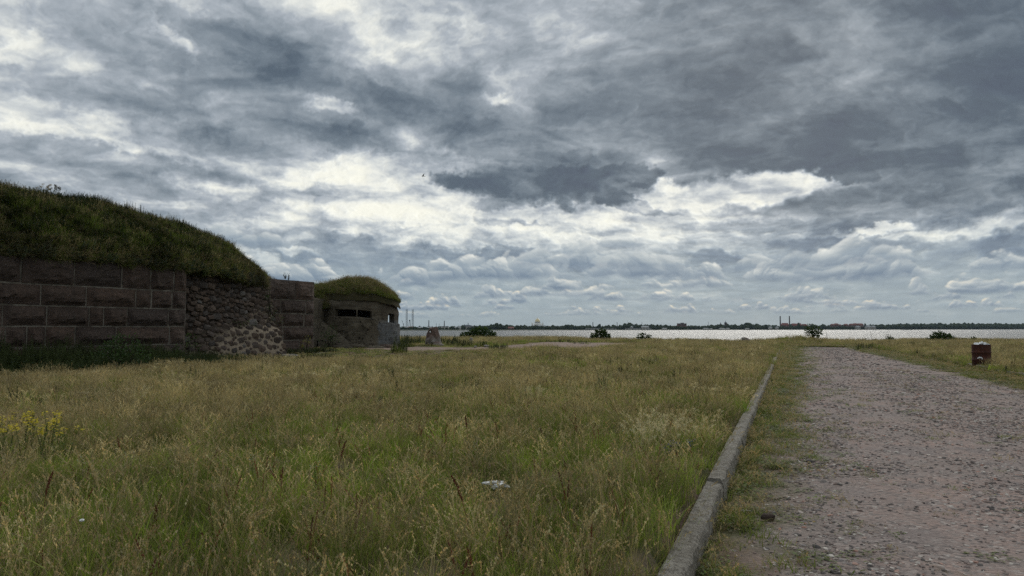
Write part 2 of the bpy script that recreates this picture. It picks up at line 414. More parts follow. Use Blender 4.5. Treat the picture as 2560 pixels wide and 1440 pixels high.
def track_d(x, y):
    d = np.full(np.shape(x), 99.0)
    for (ax, ay), (bx, by) in zip(TP[:-1], TP[1:]):
        vx, vy = bx - ax, by - ay; t = np.clip(((x - ax) * vx + (y - ay) * vy) / (vx * vx + vy * vy), 0, 1)
        d = np.minimum(d, np.hypot(x - ax - t * vx, (y - ay - t * vy)))
    return d
def track_amount(x, y): return 1 - smooth(track_d(x, y), 2.6, 4.6)

# ------------------------------------------------------------------ materials
STRAW, GREEN = (.40, .325, .170), (.085, .115, .022)
def m_ground(n, p):
    P_ = wpos(n); a = n.sep(n.attr('mask', out=1) if False else n.node('ShaderNodeAttribute', attribute_name='mask').outputs['Vector'])
    fine = n.noise(P_, 34, 6, .65); mid = n.noise(P_, 3.2, 5, .6); big = n.noise(P_, .55, 4, .55)
    soil = n.mix(n.mr(mid, .35, .7), (.135, .098, .072, 1), (.250, .175, .140, 1))
    soil = n.mix(n.mr(big, .4, .6), soil, (.10, .105, .045, 1))
    cell = n.voro(P_, 26, 'F1', 'Color'); cs = n.sep(cell)
    pink = n.mix(n.mr(big, .38, .64), (.390, .280, .240, 1), (.320, .256, .230, 1))
    pink = n.mix(n.mr(n.noise(P_, 1.3, 5, .6), .45, .65), pink, (.270, .220, .205, 1))
    peb = n.mix(cs[0], (.10, .09, .088, 1), (.50, .43, .39, 1))
    grav = n.mix(n.m('MULTIPLY', n.mr(cs[1], .35, .8), n.mr(mid, .3, .62, .25, .95)), pink, peb)
    grav = n.mix(n.mr(fine, .35, .7, 0, .45), grav, (.11, .095, .09, 1))
    c = n.mix(a[0], soil, grav)
    tr = n.mix(n.mr(mid, .3, .7), (.250, .180, .145, 1), (.330, .250, .205, 1))
    c = n.mix(a[1], c, tr)
    n.put(p.inputs['Base Color'], c)
    h = n.m('ADD', n.m('MULTIPLY', n.voro(P_, 26), -.8), n.m('ADD', n.m('MULTIPLY', n.voro(P_, 60), -.3), n.m('MULTIPLY', fine, .5)))
    bump(n, p, h, .8, .022)
M_ground = mat('ground_soil', m_ground, .95, .15)
V = np.stack([gx, gy, gz], -1)
rough = np.zeros_like(gz)
vis = gravel_amount(gx, gy)
rn = fbm(gx * 2.2, gy * 2.2, 5, .6, 3) * .012 + fbm(gx * .5, gy * .5, 3, .5, 9) * .02
V[..., 2] += rn * np.clip(vis + track_amount(gx, gy), 0, 1)
me = grid_mesh('ground', V)
am = me.attributes.new('mask', 'FLOAT_VECTOR', 'POINT')
edge = fbm(gx * 1.7, gy * 1.7, 4, .6, 5)
mk = np.stack([np.clip(gravel_amount(gx + edge * .5, gy), 0, 1), np.clip(track_amount(gx + edge, gy + edge * 1.5), 0, 1), np.zeros_like(gz)], -1)
am.data.foreach_set('vector', mk.astype(np.float32).ravel())
ground = link('ground', me, M_ground, kind='structure')

# ------------------------------------------------------------------ water
WZ = -3.4
def m_water(n, p):
    P_ = wpos(n); sc = n.vm('MULTIPLY', P_, (.42, 1.0, 1.0))
    a = n.noise(sc, .62, 5, .62, .6); b = n.noise(sc, 2.6, 4, .6, .3); c_ = n.noise(n.vm('MULTIPLY', P_, (.05, .12, 1)), .35, 3, .5)
    h = n.m('ADD', a, n.m('MULTIPLY', b, .38))
    n.put(p.inputs['Base Color'], (.03, .036, .036, 1)); p.inputs['Specular IOR Level'].default_value = .22
    n.put(p.inputs['Roughness'], n.mr(c_, .3, .7, .16, .24))
    p.inputs['IOR'].default_value = 1.333
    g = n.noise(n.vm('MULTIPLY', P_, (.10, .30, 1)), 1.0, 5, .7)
    bump(n, p, n.m('ADD', h, n.m('MULTIPLY', g, 2.2)), 1.0, .9)
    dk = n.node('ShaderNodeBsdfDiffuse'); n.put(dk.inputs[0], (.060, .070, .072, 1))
    mm = n.node('ShaderNodeMixShader'); n.put(mm.inputs[0], n.mr(n.m('ADD', n.m('MULTIPLY', g, .6), n.m('MULTIPLY', a, .4)), .36, .64, .48, .12))  # wave shade put into the colour: dark diffuse mixed in where the ripple noise is low
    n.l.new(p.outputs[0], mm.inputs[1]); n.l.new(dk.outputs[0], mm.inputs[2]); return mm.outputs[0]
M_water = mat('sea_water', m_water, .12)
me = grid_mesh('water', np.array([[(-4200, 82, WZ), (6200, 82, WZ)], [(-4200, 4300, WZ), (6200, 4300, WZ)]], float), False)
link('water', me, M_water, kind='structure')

# ------------------------------------------------------------------ far shore
def shoreD(px): return 1.0 / np.interp(px, [-900, 1000, 1700, 2560, 3600], [1 / 1400, 1 / 1450, 1 / 1850, 1 / 2500, 1 / 3000])
pxs = np.arange(-1500, 3700, 20.0)
dd = shoreD(pxs); xx = (pxs - 1280) / FPX * dd
rows_ = []
for k, (dz_, dy_) in enumerate(((-1.5, -12), (.6, 0), (1.6, 14), (3, 220), (3, 900))):
    rows_.append(np.stack([xx * (1 + dy_ / dd), dd + dy_, np.full_like(dd, WZ + dz_)], -1))
M_shore = plain('far_shore_ground', (.045, .055, .03), .9, .3, .02)
link('far_shore', grid_mesh('far_shore', np.array(rows_)), M_shore, kind='structure')

def m_ftree(n, p):
    P_ = wpos(n)
    n.put(p.inputs['Base Color'], n.mix(n.mr(n.noise(P_, .09, 4, .6), .35, .65), (.014, .026, .012, 1), (.040, .056, .020, 1)))
M_ftree = mat('far_foliage', m_ftree, .9, .1)
def ico(sub):
    b = bmesh.new(); bmesh.ops.create_icosphere(b, subdivisions=sub, radius=1)
    v = np.array([p.co[:] for p in b.verts]); f = [tuple(q.index for q in t.verts) for t in b.faces]; b.free(); return v, f
ICO1, ICO2 = ico(1), ico(2)
def blob_tree(mb, x, y, z, w, h, seed, base=ICO2):
    v, f = base; rs = np.random.RandomState(seed)
    o = rs.rand(3) * 40
    d = np.array([mnoise.noise(Vector(p * 1.7 + o)) for p in v])
    q = v * (1 + .42 * d)[:, None]
    q = q * np.array([w / 2, w / 2, h * .55]) + np.array([x, y, z + h * .48])
    mb.add(q, f)
TOPK = [(-600, 812), (900, 815), (1005, 816), (1120, 816), (1160, 813), (1230, 812), (1246, 809), (1262, 812), (1300, 813), (1400, 813), (1465, 812), (1500, 814), (1556, 812), (1570, 808), (1640, 812),
        (1700, 812), (1760, 813), (1790, 811), (1820, 810), (1850, 812), (1868, 807), (1885, 811), (1950, 813), (2000, 813), (2035, 812), (2110, 812), (2180, 812), (2210, 811), (2260, 808), (2330, 807.5), (2400, 808), (2480, 807.5), (2540, 809), (2700, 809), (3300, 812)]
def topy(px): return np.interp(px, [k[0] for k in TOPK], [k[1] for k in TOPK])
mb = MB(); k = 0
px = -500.0
while px < 3000:
    for row in range(2):
        D = float(shoreD(px)) + 16 + row * 60 + random.random() * 40
        base = WZ + 1.2
        full = 1.6 + (HOR - float(topy(px)) + random.uniform(-1.6, 1.3)) / FPX * D - base
        h = full * (random.uniform(.55, .8) if row == 0 else random.uniform(.86, 1.06))
        w = h * random.uniform(.7, 1.3)
        blob_tree(mb, (px - 1280) / FPX * D, D, base, w, h, k, ICO1); k += 1
    px += random.uniform(3.0, 6.0) * (1.0 if px > 700 and px < 2700 else 2.0)
mb.build('far_trees', M_ftree, kind='stuff', label='dark bluish line of trees along the far shore', category='trees')
def far_tree(px, top, wpx, label, D=None):
    D = D or float(shoreD(px)) + 30; x = (px - 1280) / FPX * D; z = WZ + 1.2
    h = 1.6 + (HOR - top) / FPX * D - z; w = wpx / FPX * D
    t = thing('far_tree', label, 'tree', (x, D, z), 0, 'single trees standing above the far treeline')
    b = MB(); blob_tree(b, 0, 0, h * .18, w, h * .82, int(px)); blob_tree(b, w * .3, 1, h * .1, w * .7, h * .6, int(px) + 1); blob_tree(b, -w * .32, 1, h * .12, w * .7, h * .55, int(px) + 2)
    b.build('crown', M_ftree, t)
    b = MB(); b.tube([(0, 0, 0), (0, 0, h * .4)], [.5, .3], 5); b.build('trunk', M_bark, t)
M_bark = plain('bark', (.06, .05, .04), .9, .3, 8)
for px_, top_, w_, lb in ((1241, 808, 14, 'round tree over the far shore, between the third chimney and the domed cathedral'), (1250, 809.5, 10, 'lower tree touching the round one left of the cathedral'),
        (1420, 811, 8, 'tree right of a gap with a white gable, right of the cathedral'), (1498, 810.5, 9, 'lone tall bush-shaped tree midway between cathedral and brick block'),
        (1562, 808.5, 12, 'wide tree directly right of the thin dark chimney'), (1643, 811, 8, 'small pointed tree above the low white sheds'),
        (1868, 806.5, 17, 'broadest and tallest round tree, between the church tower and the twin chimneys'), (1877, 811, 7, 'small tree at the right foot of the broadest round tree'),
        (1915, 811, 11, 'rounded tree midway between the broadest tree and the twin chimneys'), (1996, 807.5, 7, 'dark tree among red roofs right of the twin chimneys'),
        (2032, 811, 9, 'low tree far behind the small shore tree beside the road end'), (2056, 810, 7, 'pointed far tree just left of the distant red roofs'), (2162, 808, 5, 'narrow dark tree at the right end of the red roofs'), (2175, 809, 3, 'thin post-like tree beyond the red roofs')):
    far_tree(px_, top_, w_, lb)

# ---- far buildings
M_pink = plain('pink_brick', (.22, .125, .105), .85, .15, .05); M_redroof = plain('red_roof', (.20, .075, .062), .8, .2, .05)
M_pale = plain('pale_render', (.50, .47, .42), .85, .12, .05); M_greyroof = plain('grey_roof', (.30, .32, .33), .7, .15, .05)
M_dark = plain('dark_window', (.03, .035, .04), .3, .1, 1); M_chim = plain('chimney_brick', (.085, .065, .060), .9, .2, .1)
M_steel = plain('grey_steel', (.20, .22, .24), .6, .15, .1)
def far_house(px0, px1, top, D, wall, roof, label, name='far_building', gable=True, cat='building', base=None, rows=2, depth=14, wn=None, roofh=.35):
    x0, x1 = (px0 - 1280) / FPX * D, (px1 - 1280) / FPX * D
    zt = 1.6 + (HOR - top) / FPX * D; zb = WZ + 1.5 if base is None else 1.6 + (HOR - base) / FPX * D
    t = thing(name, label, cat, ((x0 + x1) / 2, D + depth / 2, zb), 0)
    L = (x1 - x0) / 2; H = zt - zb; hr = H * roofh if gable else .6
    b = MB(); b.box((-L, -depth / 2, 0), (L, depth / 2, H - hr)); b.build('wall', wall, t)
    b = MB()
    e = .5
    if gable:
        b.add([(-L - e, -depth / 2 - e, H - hr + .02), (L + e, -depth / 2 - e, H - hr + .02), (L + e, depth / 2 + e, H - hr + .02), (-L - e, depth / 2 + e, H - hr + .02), (-L * .86, 0, H), (L * .86, 0, H)],
              [(0, 1, 5, 4), (2, 3, 4, 5), (0, 4, 3), (1, 2, 5), (0, 3, 2, 1)])
    else: b.box((-L - e, -depth / 2 - e, H - hr + .02), (L + e, depth / 2 + e, H))
    b.build('roof', roof, t)
    nw_ = wn or max(2, int((x1 - x0) / 6)); wz = (H - hr) / rows
    me_ = None
    if nw_ * rows <= 44:
        for r_ in range(rows):
            for i in range(nw_):
                cx = -L + (i + .5) * 2 * L / nw_
                if me_ is None:
                    b = MB(); b.box((-.8, -.12, -wz * .28), (.8, .05, wz * .28)); me_ = b.mesh('window')
                w_ = link('window', me_, M_dark, t, (cx, -depth / 2, (r_ + .55) * wz))
    return t
far_house(1001, 1019, 815.5, 1560, M_pink, M_greyroof, 'low pinkish shed at the left end of the far shore, beside the concrete bunker')
far_house(1020, 1034, 816, 1570, M_pale, M_pink, 'small pinkish hall under the tall lattice legs')
far_house(1045, 1058, 817, 1540, M_pink, M_greyroof, 'small pink house between the lattice legs and the first chimney')
far_house(1066, 1080, 816.5, 1560, M_pale, M_greyroof, 'pale shed behind the broken boulder with a hole')
far_house(1098, 1121, 815.5, 1560, M_pale, M_greyroof, 'long pale hall at the foot of the second chimney', gable=False)
far_house(1136, 1152, 816, 1560, M_pale, M_greyroof, 'pale block left of the curved dark roof')
far_house(1160, 1176, 815.5, 1570, M_pale, M_greyroof, 'white topped shed under the third chimney', gable=False)
far_house(1270, 1285, 817, 1600, M_pink, M_redroof, 'small reddish house left of the cathedral')
far_house(1337, 1364, 813, 1740, M_pale, M_greyroof, 'long pale roofed block in front of the cathedral', roofh=.3)
far_house(1366, 1377, 815, 1760, M_pink, M_redroof, 'red roofed house just right of the cathedral')
far_house(1413, 1418, 814.5, 1770, M_pale, M_greyroof, 'small white gabled house among trees right of the cathedral')
far_house(1464, 1500, 820.5, 1700, M_pale, M_greyroof, 'long low white shed on the waterline behind the upright bush', gable=False, rows=1, depth=6, base=824)
far_house(1505, 1540, 821, 1710, M_pale, M_greyroof, 'long low grey shed on the waterline, right of the white one', gable=False, rows=1, depth=6, base=824)
far_house(1564, 1628, 820.5, 1720, M_pale, M_greyroof, 'longest low pale quay building, above the small pine', gable=False, rows=1, depth=8, base=824)
far_house(1566, 1582, 815, 1800, M_pale, M_greyroof, 'pale roof half hidden by trees over the quay building')
far_house(1604, 1622, 814.5, 1800, M_pale, M_greyroof, 'pale block under the thin mast on the far shore')
far_house(1657, 1667, 820, 1760, M_pale, M_greyroof, 'white quay house at the right end of the quay buildings', rows=1, base=824)
far_house(1760, 1771, 820, 1850, M_pale, M_greyroof, 'white boathouse left of the church tower', rows=1, base=824)
far_house(1775, 1781, 821, 1850, M_pale, M_greyroof, 'tiny white hut between two white boathouses', rows=1, base=824)
far_house(1800, 1812, 820, 1860, M_pale, M_greyroof, 'white boathouse directly below the church tower', rows=1, base=824)
far_house(1816, 1824, 820, 1860, M_pale, M_greyroof, 'white boathouse touching the right of the one below the church tower', rows=1, base=824)
far_house(1865, 1873, 820.5, 1880, M_pale, M_greyroof, 'white roofed hut below the broadest round tree', rows=1, base=824)
far_house(1924, 1930, 816.5, 1930, M_pale, M_greyroof, 'small pale roof showing through trees left of the twin chimneys')
far_house(1941, 1946, 816.5, 1930, M_pale, M_greyroof, 'tiny pale roof at the foot of the left twin chimney')
far_house(1695, 1716, 808.5, 1900, M_pink, M_chim, 'pink brick apartment block rising above the trees, with a flat roof', gable=False, rows=4, wn=9)
b = MB(); 
far_house(1702, 1709, 806.9, 1904, M_pink, M_chim, 'small rooftop house on the pink apartment block', name='rooftop_house', gable=False, base=808.4, rows=1, wn=2, depth=5)
far_house(1955, 1972, 807.5, 2100, M_pink, M_redroof, 'red roofed hall between the twin chimneys', rows=2)
far_house(1980, 1992, 808.5, 2120, M_pink, M_redroof, 'red roof directly right of the right twin chimney')
far_house(1993, 2004, 808, 2130, M_pink, M_redroof, 'red roofed house behind the dark tree right of the twin chimneys')
far_house(2006, 2018, 810, 2140, M_pink, M_redroof, 'lowest and rightmost red roof of the group by the twin chimneys')
for i_, (a_, b_, t_, lb) in enumerate(((2079, 2087, 809.5, 'leftmost house of the distant pink terrace on the right'), (2088, 2096, 808.3, 'tallest pink house with a peaked roof near the left of the terrace'), (2097, 2103, 810.5, 'short pink house right of the peaked one'),
        (2112, 2120, 809.5, 'pink house alone in the middle of the terrace'), (2126, 2133, 809, 'pink house with a steep roof in the middle right of the terrace'), (2134, 2144, 808.2, 'wide pink house second from the right end of the terrace'), (2145, 2158, 808.4, 'widest pink house at the right end of the terrace'))):
    far_house(a_, b_, t_, 2150 + i_ * 4, M_pink, M_redroof, lb, base=817)
far_house(2141, 2150, 814.5, 2140, M_pale, M_greyroof, 'white low building under the right end of the pink terrace', rows=1)
far_house(2166, 2177, 813.5, 2150, M_pale, M_greyroof, 'white low building right of the pink terrace', rows=1)
far_house(2180, 2188, 814, 2160, M_pale, M_greyroof, 'outermost white building before the unbroken wood', rows=1)
# dark curved roof
D = 1600; x0, x1 = (1152 - 1280) / FPX * D, (1185 - 1280) / FPX * D
b = MB(); n_ = 12; zb = WZ + 1.5; ht = 1.6 + (HOR - 812) / FPX * D - zb
vs = []; 
for j in (0, 30):
    for i in range(n_ + 1):
        t = i / n_; vs.append(((x1 - x0) * (t - .5), j, ht * (.62 + .38 * math.sin(math.pi * t))))
vs += [((x0 - x1) / 2, 0, 0), ((x1 - x0) / 2, 0, 0), ((x0 - x1) / 2, 30, 0), ((x1 - x0) / 2, 30, 0)]
k = n_ + 1
fs = [(i, i + 1, k + i + 1, k + i) for i in range(n_)]
t = thing('curved_hall', 'dark hall with a curved roof on the far shore, left of the third chimney', 'hall', ((x0 + x1) / 2, D, zb))
b.add(vs, fs); b.build('roof', M_chim, t)
b = MB(); b.add(vs, [tuple(list(range(n_, -1, -1)) + [2 * k, 2 * k + 1]), tuple(list(range(k, 2 * k)) + [2 * k + 3, 2 * k + 2])]); b.build('wall', M_steel, t)

def chimney(px, top, wpx, D, label, bands=False):
    x = (px - 1280) / FPX * D; h = 1.6 + (HOR - top) / FPX * D - (WZ + 1.5); r = wpx / FPX * D / 2
    t = thing('chimney', label, 'chimney', (x, D, WZ + 1.5), 0, 'factory chimneys on the far shore')
    b = MB(); b.lathe([(r * 1.25, 0), (r * 1.02, h * .5), (r * .82, h * .97)], 12); b.build('shaft', M_chim, t, True)
    b = MB(); b.lathe([(r * .82, h * .97), (r * 1.0, h * .972), (r * 1.0, h), (r * .6, h), (r * .6, h * .96)], 12); b.build('rim', M_dark, t)
chimney(1072.3, 800.5, 2.2, 1700, 'leftmost dark chimney, over the broken boulder')
chimney(1111, 802, 2.2, 1700, 'second chimney from the left, behind the pale hall')
chimney(1170.5, 807, 1.6, 1700, 'short thin chimney beside the dark curved roof')
chimney(1482, 805, 1.9, 1800, 'pale thin chimney above the upright bush')
chimney(1542.5, 805, 1.5, 1800, 'thin dark chimney right of the upright bush')
chimney(1950, 790, 3.0, 2150, 'left chimney of the tall pair')
chimney(1973, 790, 3.0, 2150, 'right chimney of the tall pair')
def mast(px, top, D, label, w=.5):
    x = (px - 1280) / FPX * D; h = 1.6 + (HOR - top) / FPX * D - WZ - 1.5
    b = MB(); b.tube([(0, 0, 0), (0, 0, h)], [w, w * .5], 4)
    for k in range(3): b.box((-w * 2.2, -.1, h * (.74 + .1 * k)), (w * 2.2, .1, h * (.74 + .1 * k) + .4))
    o = b.build('mast', M_steel, loc=(x, D, WZ + 1.5)); tagit(o, label, 'mast', 'thin masts on the far shore')
mast(1604.5, 805, 1850, 'thin mast with a cross-arm, above the pale block behind the quay'); mast(1770.5, 804.5, 1950, 'thin lone mast left of the church tower', .45)
mast(1091, 808, 1700, 'short mast right of the leftmost chimney', .4); mast(1098, 809, 1700, 'shortest mast, between the two left chimneys', .4); mast(1568, 800, 1900, 'faint tallest mast over the far treeline', .25)

# jack-up legs: lattice towers
def lattice(mb, h, w, n, t):
    for sx_ in (-1, 1):
        for sy_ in (-1, 1): mb.tube([(sx_ * w, sy_ * w, 0), (sx_ * w, sy_ * w, h)], t, 4)
    for i in range(n + 1):
        z = h * i / n
        for a in (((-w, -w), (w, -w)), ((-w, w), (w, w)), ((-w, -w), (-w, w)), ((w, -w), (w, w))):
            mb.tube([(*a[0], z), (*a[1], z)], t * .8, 3, cap=False)
        if i < n:
            s_ = 1 if i % 2 else -1
            mb.tube([(-w * s_, -w, z), (w * s_, -w, z + h / n)], t * .6, 3, cap=False); mb.tube([(-w * s_, w, z), (w * s_, w, z + h / n)], t * .6, 3, cap=False)
D = 1900
for px_, lb in ((1017, 'left lattice tower of the tall pair at the left end of the far shore'), (1032, 'right lattice tower of the tall pair at the left end of the far shore')):
    h = 1.6 + (HOR - 773.5) / FPX * D - WZ - 1.5; b = MB(); lattice(b, h, 1.7, 18, .24)
    o = b.build('lattice_tower', M_steel, loc=((px_ - 1280) / FPX * D, D, WZ + 1.5)); tagit(o, lb, 'tower', 'pair of lattice towers')
h = 1.6 + (HOR - 800) / FPX * D - WZ - 1.5; b = MB()
for a in ((-1, -1), (1, -1), (1, 1), (-1, 1)): b.tube([(a[0] * 3.4, a[1] * 3.4, 0), (a[0] * 1.1, a[1] * 1.1, h * .86)], .3, 4)
for i in range(6):
    z = h * .86 * i / 6; w = 3.4 - 2.3 * i / 6
    for a in (((-w, -w), (w, -w)), ((-w, w), (w, w)), ((-w, -w), (-w, w)), ((w, -w), (w, w))): b.tube([(*a[0], z), (*a[1], z)], .22, 3, cap=False)
t = thing('derrick', 'stubby tapering drilling derrick between the two tall lattice towers', 'derrick', ((1024.5 - 1280) / FPX * D, D, WZ + 1.5))
b.build('frame', M_steel, t); b = MB(); b.box((-1.7, -1.7, h * .86), (1.7, 1.7, h)); b.build('crown_block', M_dark, t)
b = MB(); b.tube([(0, 0, 0), (-4.5, 0, 14)], .35, 4); b.tube([(-4.5, 0, 14), (-2, 0, 9)], .15, 3); b.tube([(0, 0, 0), (0, 0, 6)], .5, 4)
tagit(b.build('crane', M_steel, loc=((1009.5 - 1280) / FPX * 1700, 1700, 6.5)), 'small slanting crane jib left of the lattice towers', 'crane')

# domed cathedral
D = 2600; cx = (1343.7 - 1280) / FPX * D; zof = lambda y: 1.6 + (HOR - y) / FPX * D; U = D / FPX
M_gold = mat('gilded_dome', lambda n, p: n.put(p.inputs['Base Color'], (.80, .66, .36, 1)), .35, .5)
M_cath = plain('cathedral_stone', (.82, .80, .74), .85, .1, .03)
t = thing('cathedral', 'white cathedral with a golden dome rising over the far shore trees', 'cathedral', (cx, D, WZ + 1.5))
z0 = WZ + 1.5
b = MB(); H1 = zof(813.5) - z0; b.box((-11 * U, -7 * U, 0), (11 * U, 7 * U, H1)); b.build('nave', M_cath, t)
b = MB()
for sx_ in (-1, 1): b.lathe([(3.6 * U, H1 * .9), (3.6 * U, zof(810.5) - z0), (2.5 * U, zof(809) - z0), (0, zof(808.4) - z0)], 14, o=(sx_ * 6.4 * U, -3 * U, 0))
b.build('side_apse', M_cath, t, True)
b = MB(); b.lathe([(8.6 * U, H1 * .95), (8.4 * U, zof(809.3) - z0), (6.9 * U, zof(808.4) - z0)], 24); b.build('lower_drum', M_cath, t)
b = MB(); b.lathe([(6.7 * U, zof(808.6) - z0), (6.5 * U, zof(805) - z0), (6.9 * U, zof(804.8) - z0), (6.9 * U, zof(804.4) - z0)], 24); dr = b.build('drum', M_cath, t)
wm = MB(); wm.box((-.5, -.3, 0), (.5, .3, 3)); wm = wm.mesh('drum_window')
for k in range(16):
    a = k * math.tau / 16; w_ = link('drum_window', wm, M_dark, dr, (math.cos(a) * 6.62 * U, math.sin(a) * 6.62 * U, zof(807.6) - z0)); w_.rotation_euler = (0, 0, a + math.pi / 2)
b = MB(); zz = zof(804.3) - z0; hh = zof(796.6) - z0 - zz
b.lathe([(6.5 * U * math.cos(a), zz + hh * math.sin(a)) for a in np.linspace(0, math.pi / 2 * .93, 9)], 24); dm = b.build('dome', M_gold, t, True)
b = MB(); b.lathe([(.9 * U, zz + hh * .98), (.9 * U, zz + hh * 1.1), (.2 * U, zz + hh * 1.2), (.12 * U, zz + hh * 1.42)], 8); b.box((-.7 * U, -.1, zz + hh * 1.3), (.7 * U, .1, zz + hh * 1.34)); b.build('cross', M_gold, t)
for px_, lb in ((1330.5, 'left'), (1356.5, 'right')):
    b = MB(); r = 1.9 * U; hz = zof(809.5) - z0
    b.lathe([(r, 0), (r, hz), (r * 1.15, hz), (r * .9, hz + 2.4), (r * .4, hz + 4), (.1, hz + 5.5)], 10, o=((px_ - 1343.7) * U, -4 * U, 0)); b.build('bell_tower', M_cath, t)
# church tower and its spire
D = 1950; U = D / FPX; z0 = WZ + 1.5; zof = lambda y: 1.6 + (HOR - y) / FPX * D - z0
t = thing('church_tower', 'dark square tower with a small spire, above the trees between brick block and broadest tree', 'tower', ((1813.5 - 1280) / FPX * D, D, z0))
b = MB(); b.box((-2.6 * U, -2.6 * U, 0), (2.6 * U, 2.6 * U, zof(807))); b.build('shaft', M_chim, t)
b = MB(); b.box((-3.1 * U, -3.1 * U, zof(807)), (3.1 * U, 3.1 * U, zof(806.2))); b.lathe([(2.4 * U, zof(806.2)), (1.6 * U, zof(804.8)), (.5 * U, zof(804)), (.2 * U, zof(801))], 8); b.build('spire', M_steel, t)
b = MB(); b.lathe([(1.3, 0), (1.3, zof(811)), (1.8, zof(810.5)), (1.0, zof(808.5)), (.2, zof(805.5))], 8)
tagit(b.build('steeple', M_chim, loc=((1801 - 1280) / FPX * D, D, z0)), 'small dark pointed steeple just left of the square church tower', 'steeple')
# long dark breakwater lying off the right-hand wood
b = MB(); b.box((-14, -2, -.5), (14, 2, .9)); tagit(b.build('breakwater', M_chim, loc=((2265 - 1280) / FPX * 1900, 1900, WZ)), 'tiny dark raft-like breakwater lying off the wood on the right', 'breakwater')

# ------------------------------------------------------------------ air
hm = bpy.data.materials.new('haze'); hm.use_nodes = True; n = N(hm.node_tree); n.n.clear()
o_ = n.node('ShaderNodeOutputMaterial'); pv = n.node('ShaderNodeVolumePrincipled')
pv.inputs['Density'].default_value = 0.000032; pv.inputs['Color'].default_value = (.62, .80, 1.0, 1); pv.inputs['Anisotropy'].default_value = .2
n.l.new(pv.outputs[0], o_.inputs['Volume'])
b = MB(); b.box((-4400, -90, -12), (6400, 4500, 160)); hz_ = b.build('haze', hm, kind='stuff')

# ================================================================== the fort
def m_granite(n, p):
    P_ = wpos(n); r = n.node('ShaderNodeObjectInfo').outputs['Random']
    a = n.noise(P_, 1.1, 5, .6); b = n.noise(P_, 9, 6, .7); sp = n.noise(P_, 70, 3, .6)
    c = n.mix(n.mr(a, .3, .7), (.086, .058, .044, 1), (.150, .098, .072, 1))
    c = n.mix(n.mr(b, .40, .70, 0, .7), c, (.056, .043, .037, 1))
    c = n.mix(n.mr(sp, .55, .75, 0, .5), c, (.17, .135, .115, 1))
    c = n.mix(n.m('MULTIPLY', r, .75), c, (.062, .050, .045, 1))
    drip = n.noise(n.vm('MULTIPLY', P_, (5, 5, .55)), 1, 4, .6)
    c = n.mix(n.mr(drip, .66, .76, 0, .55), c, (.27, .25, .22, 1))
    streak = n.noise(n.vm('MULTIPLY', P_, (2.2, 2.2, .35)), 1, 5, .7)
    c = n.mix(n.mr(streak, .50, .68, 0, .55), c, (.050, .040, .034, 1)); c = n.mix(n.mr(n.noise(P_, .45, 4, .6), .55, .68, 0, .4), c, (.20, .15, .125, 1))
    n.put(p.inputs['Base Color'], c)
    bump(n, p, n.m('ADD', n.m('MULTIPLY', b, 1), n.m('MULTIPLY', sp, .25)), 1.0, .13)
M_gran = mat('red_granite', m_granite, .85, .25)
def m_mortar(n, p):
    P_ = wpos(n); a = n.noise(P_, 2.2, 5, .65); f = n.noise(P_, 22, 5, .7)
    n.put(p.inputs['Base Color'], n.mix(n.mr(a, .35, .65), (.10, .088, .070, 1), (.21, .19, .16, 1)))
    bump(n, p, f, .7, .02)
M_mort = mat('wall_mortar', m_mortar, .95, .1)
ZC = [4.20, 3.06, 2.35, 1.66, .96, .22, -.30]
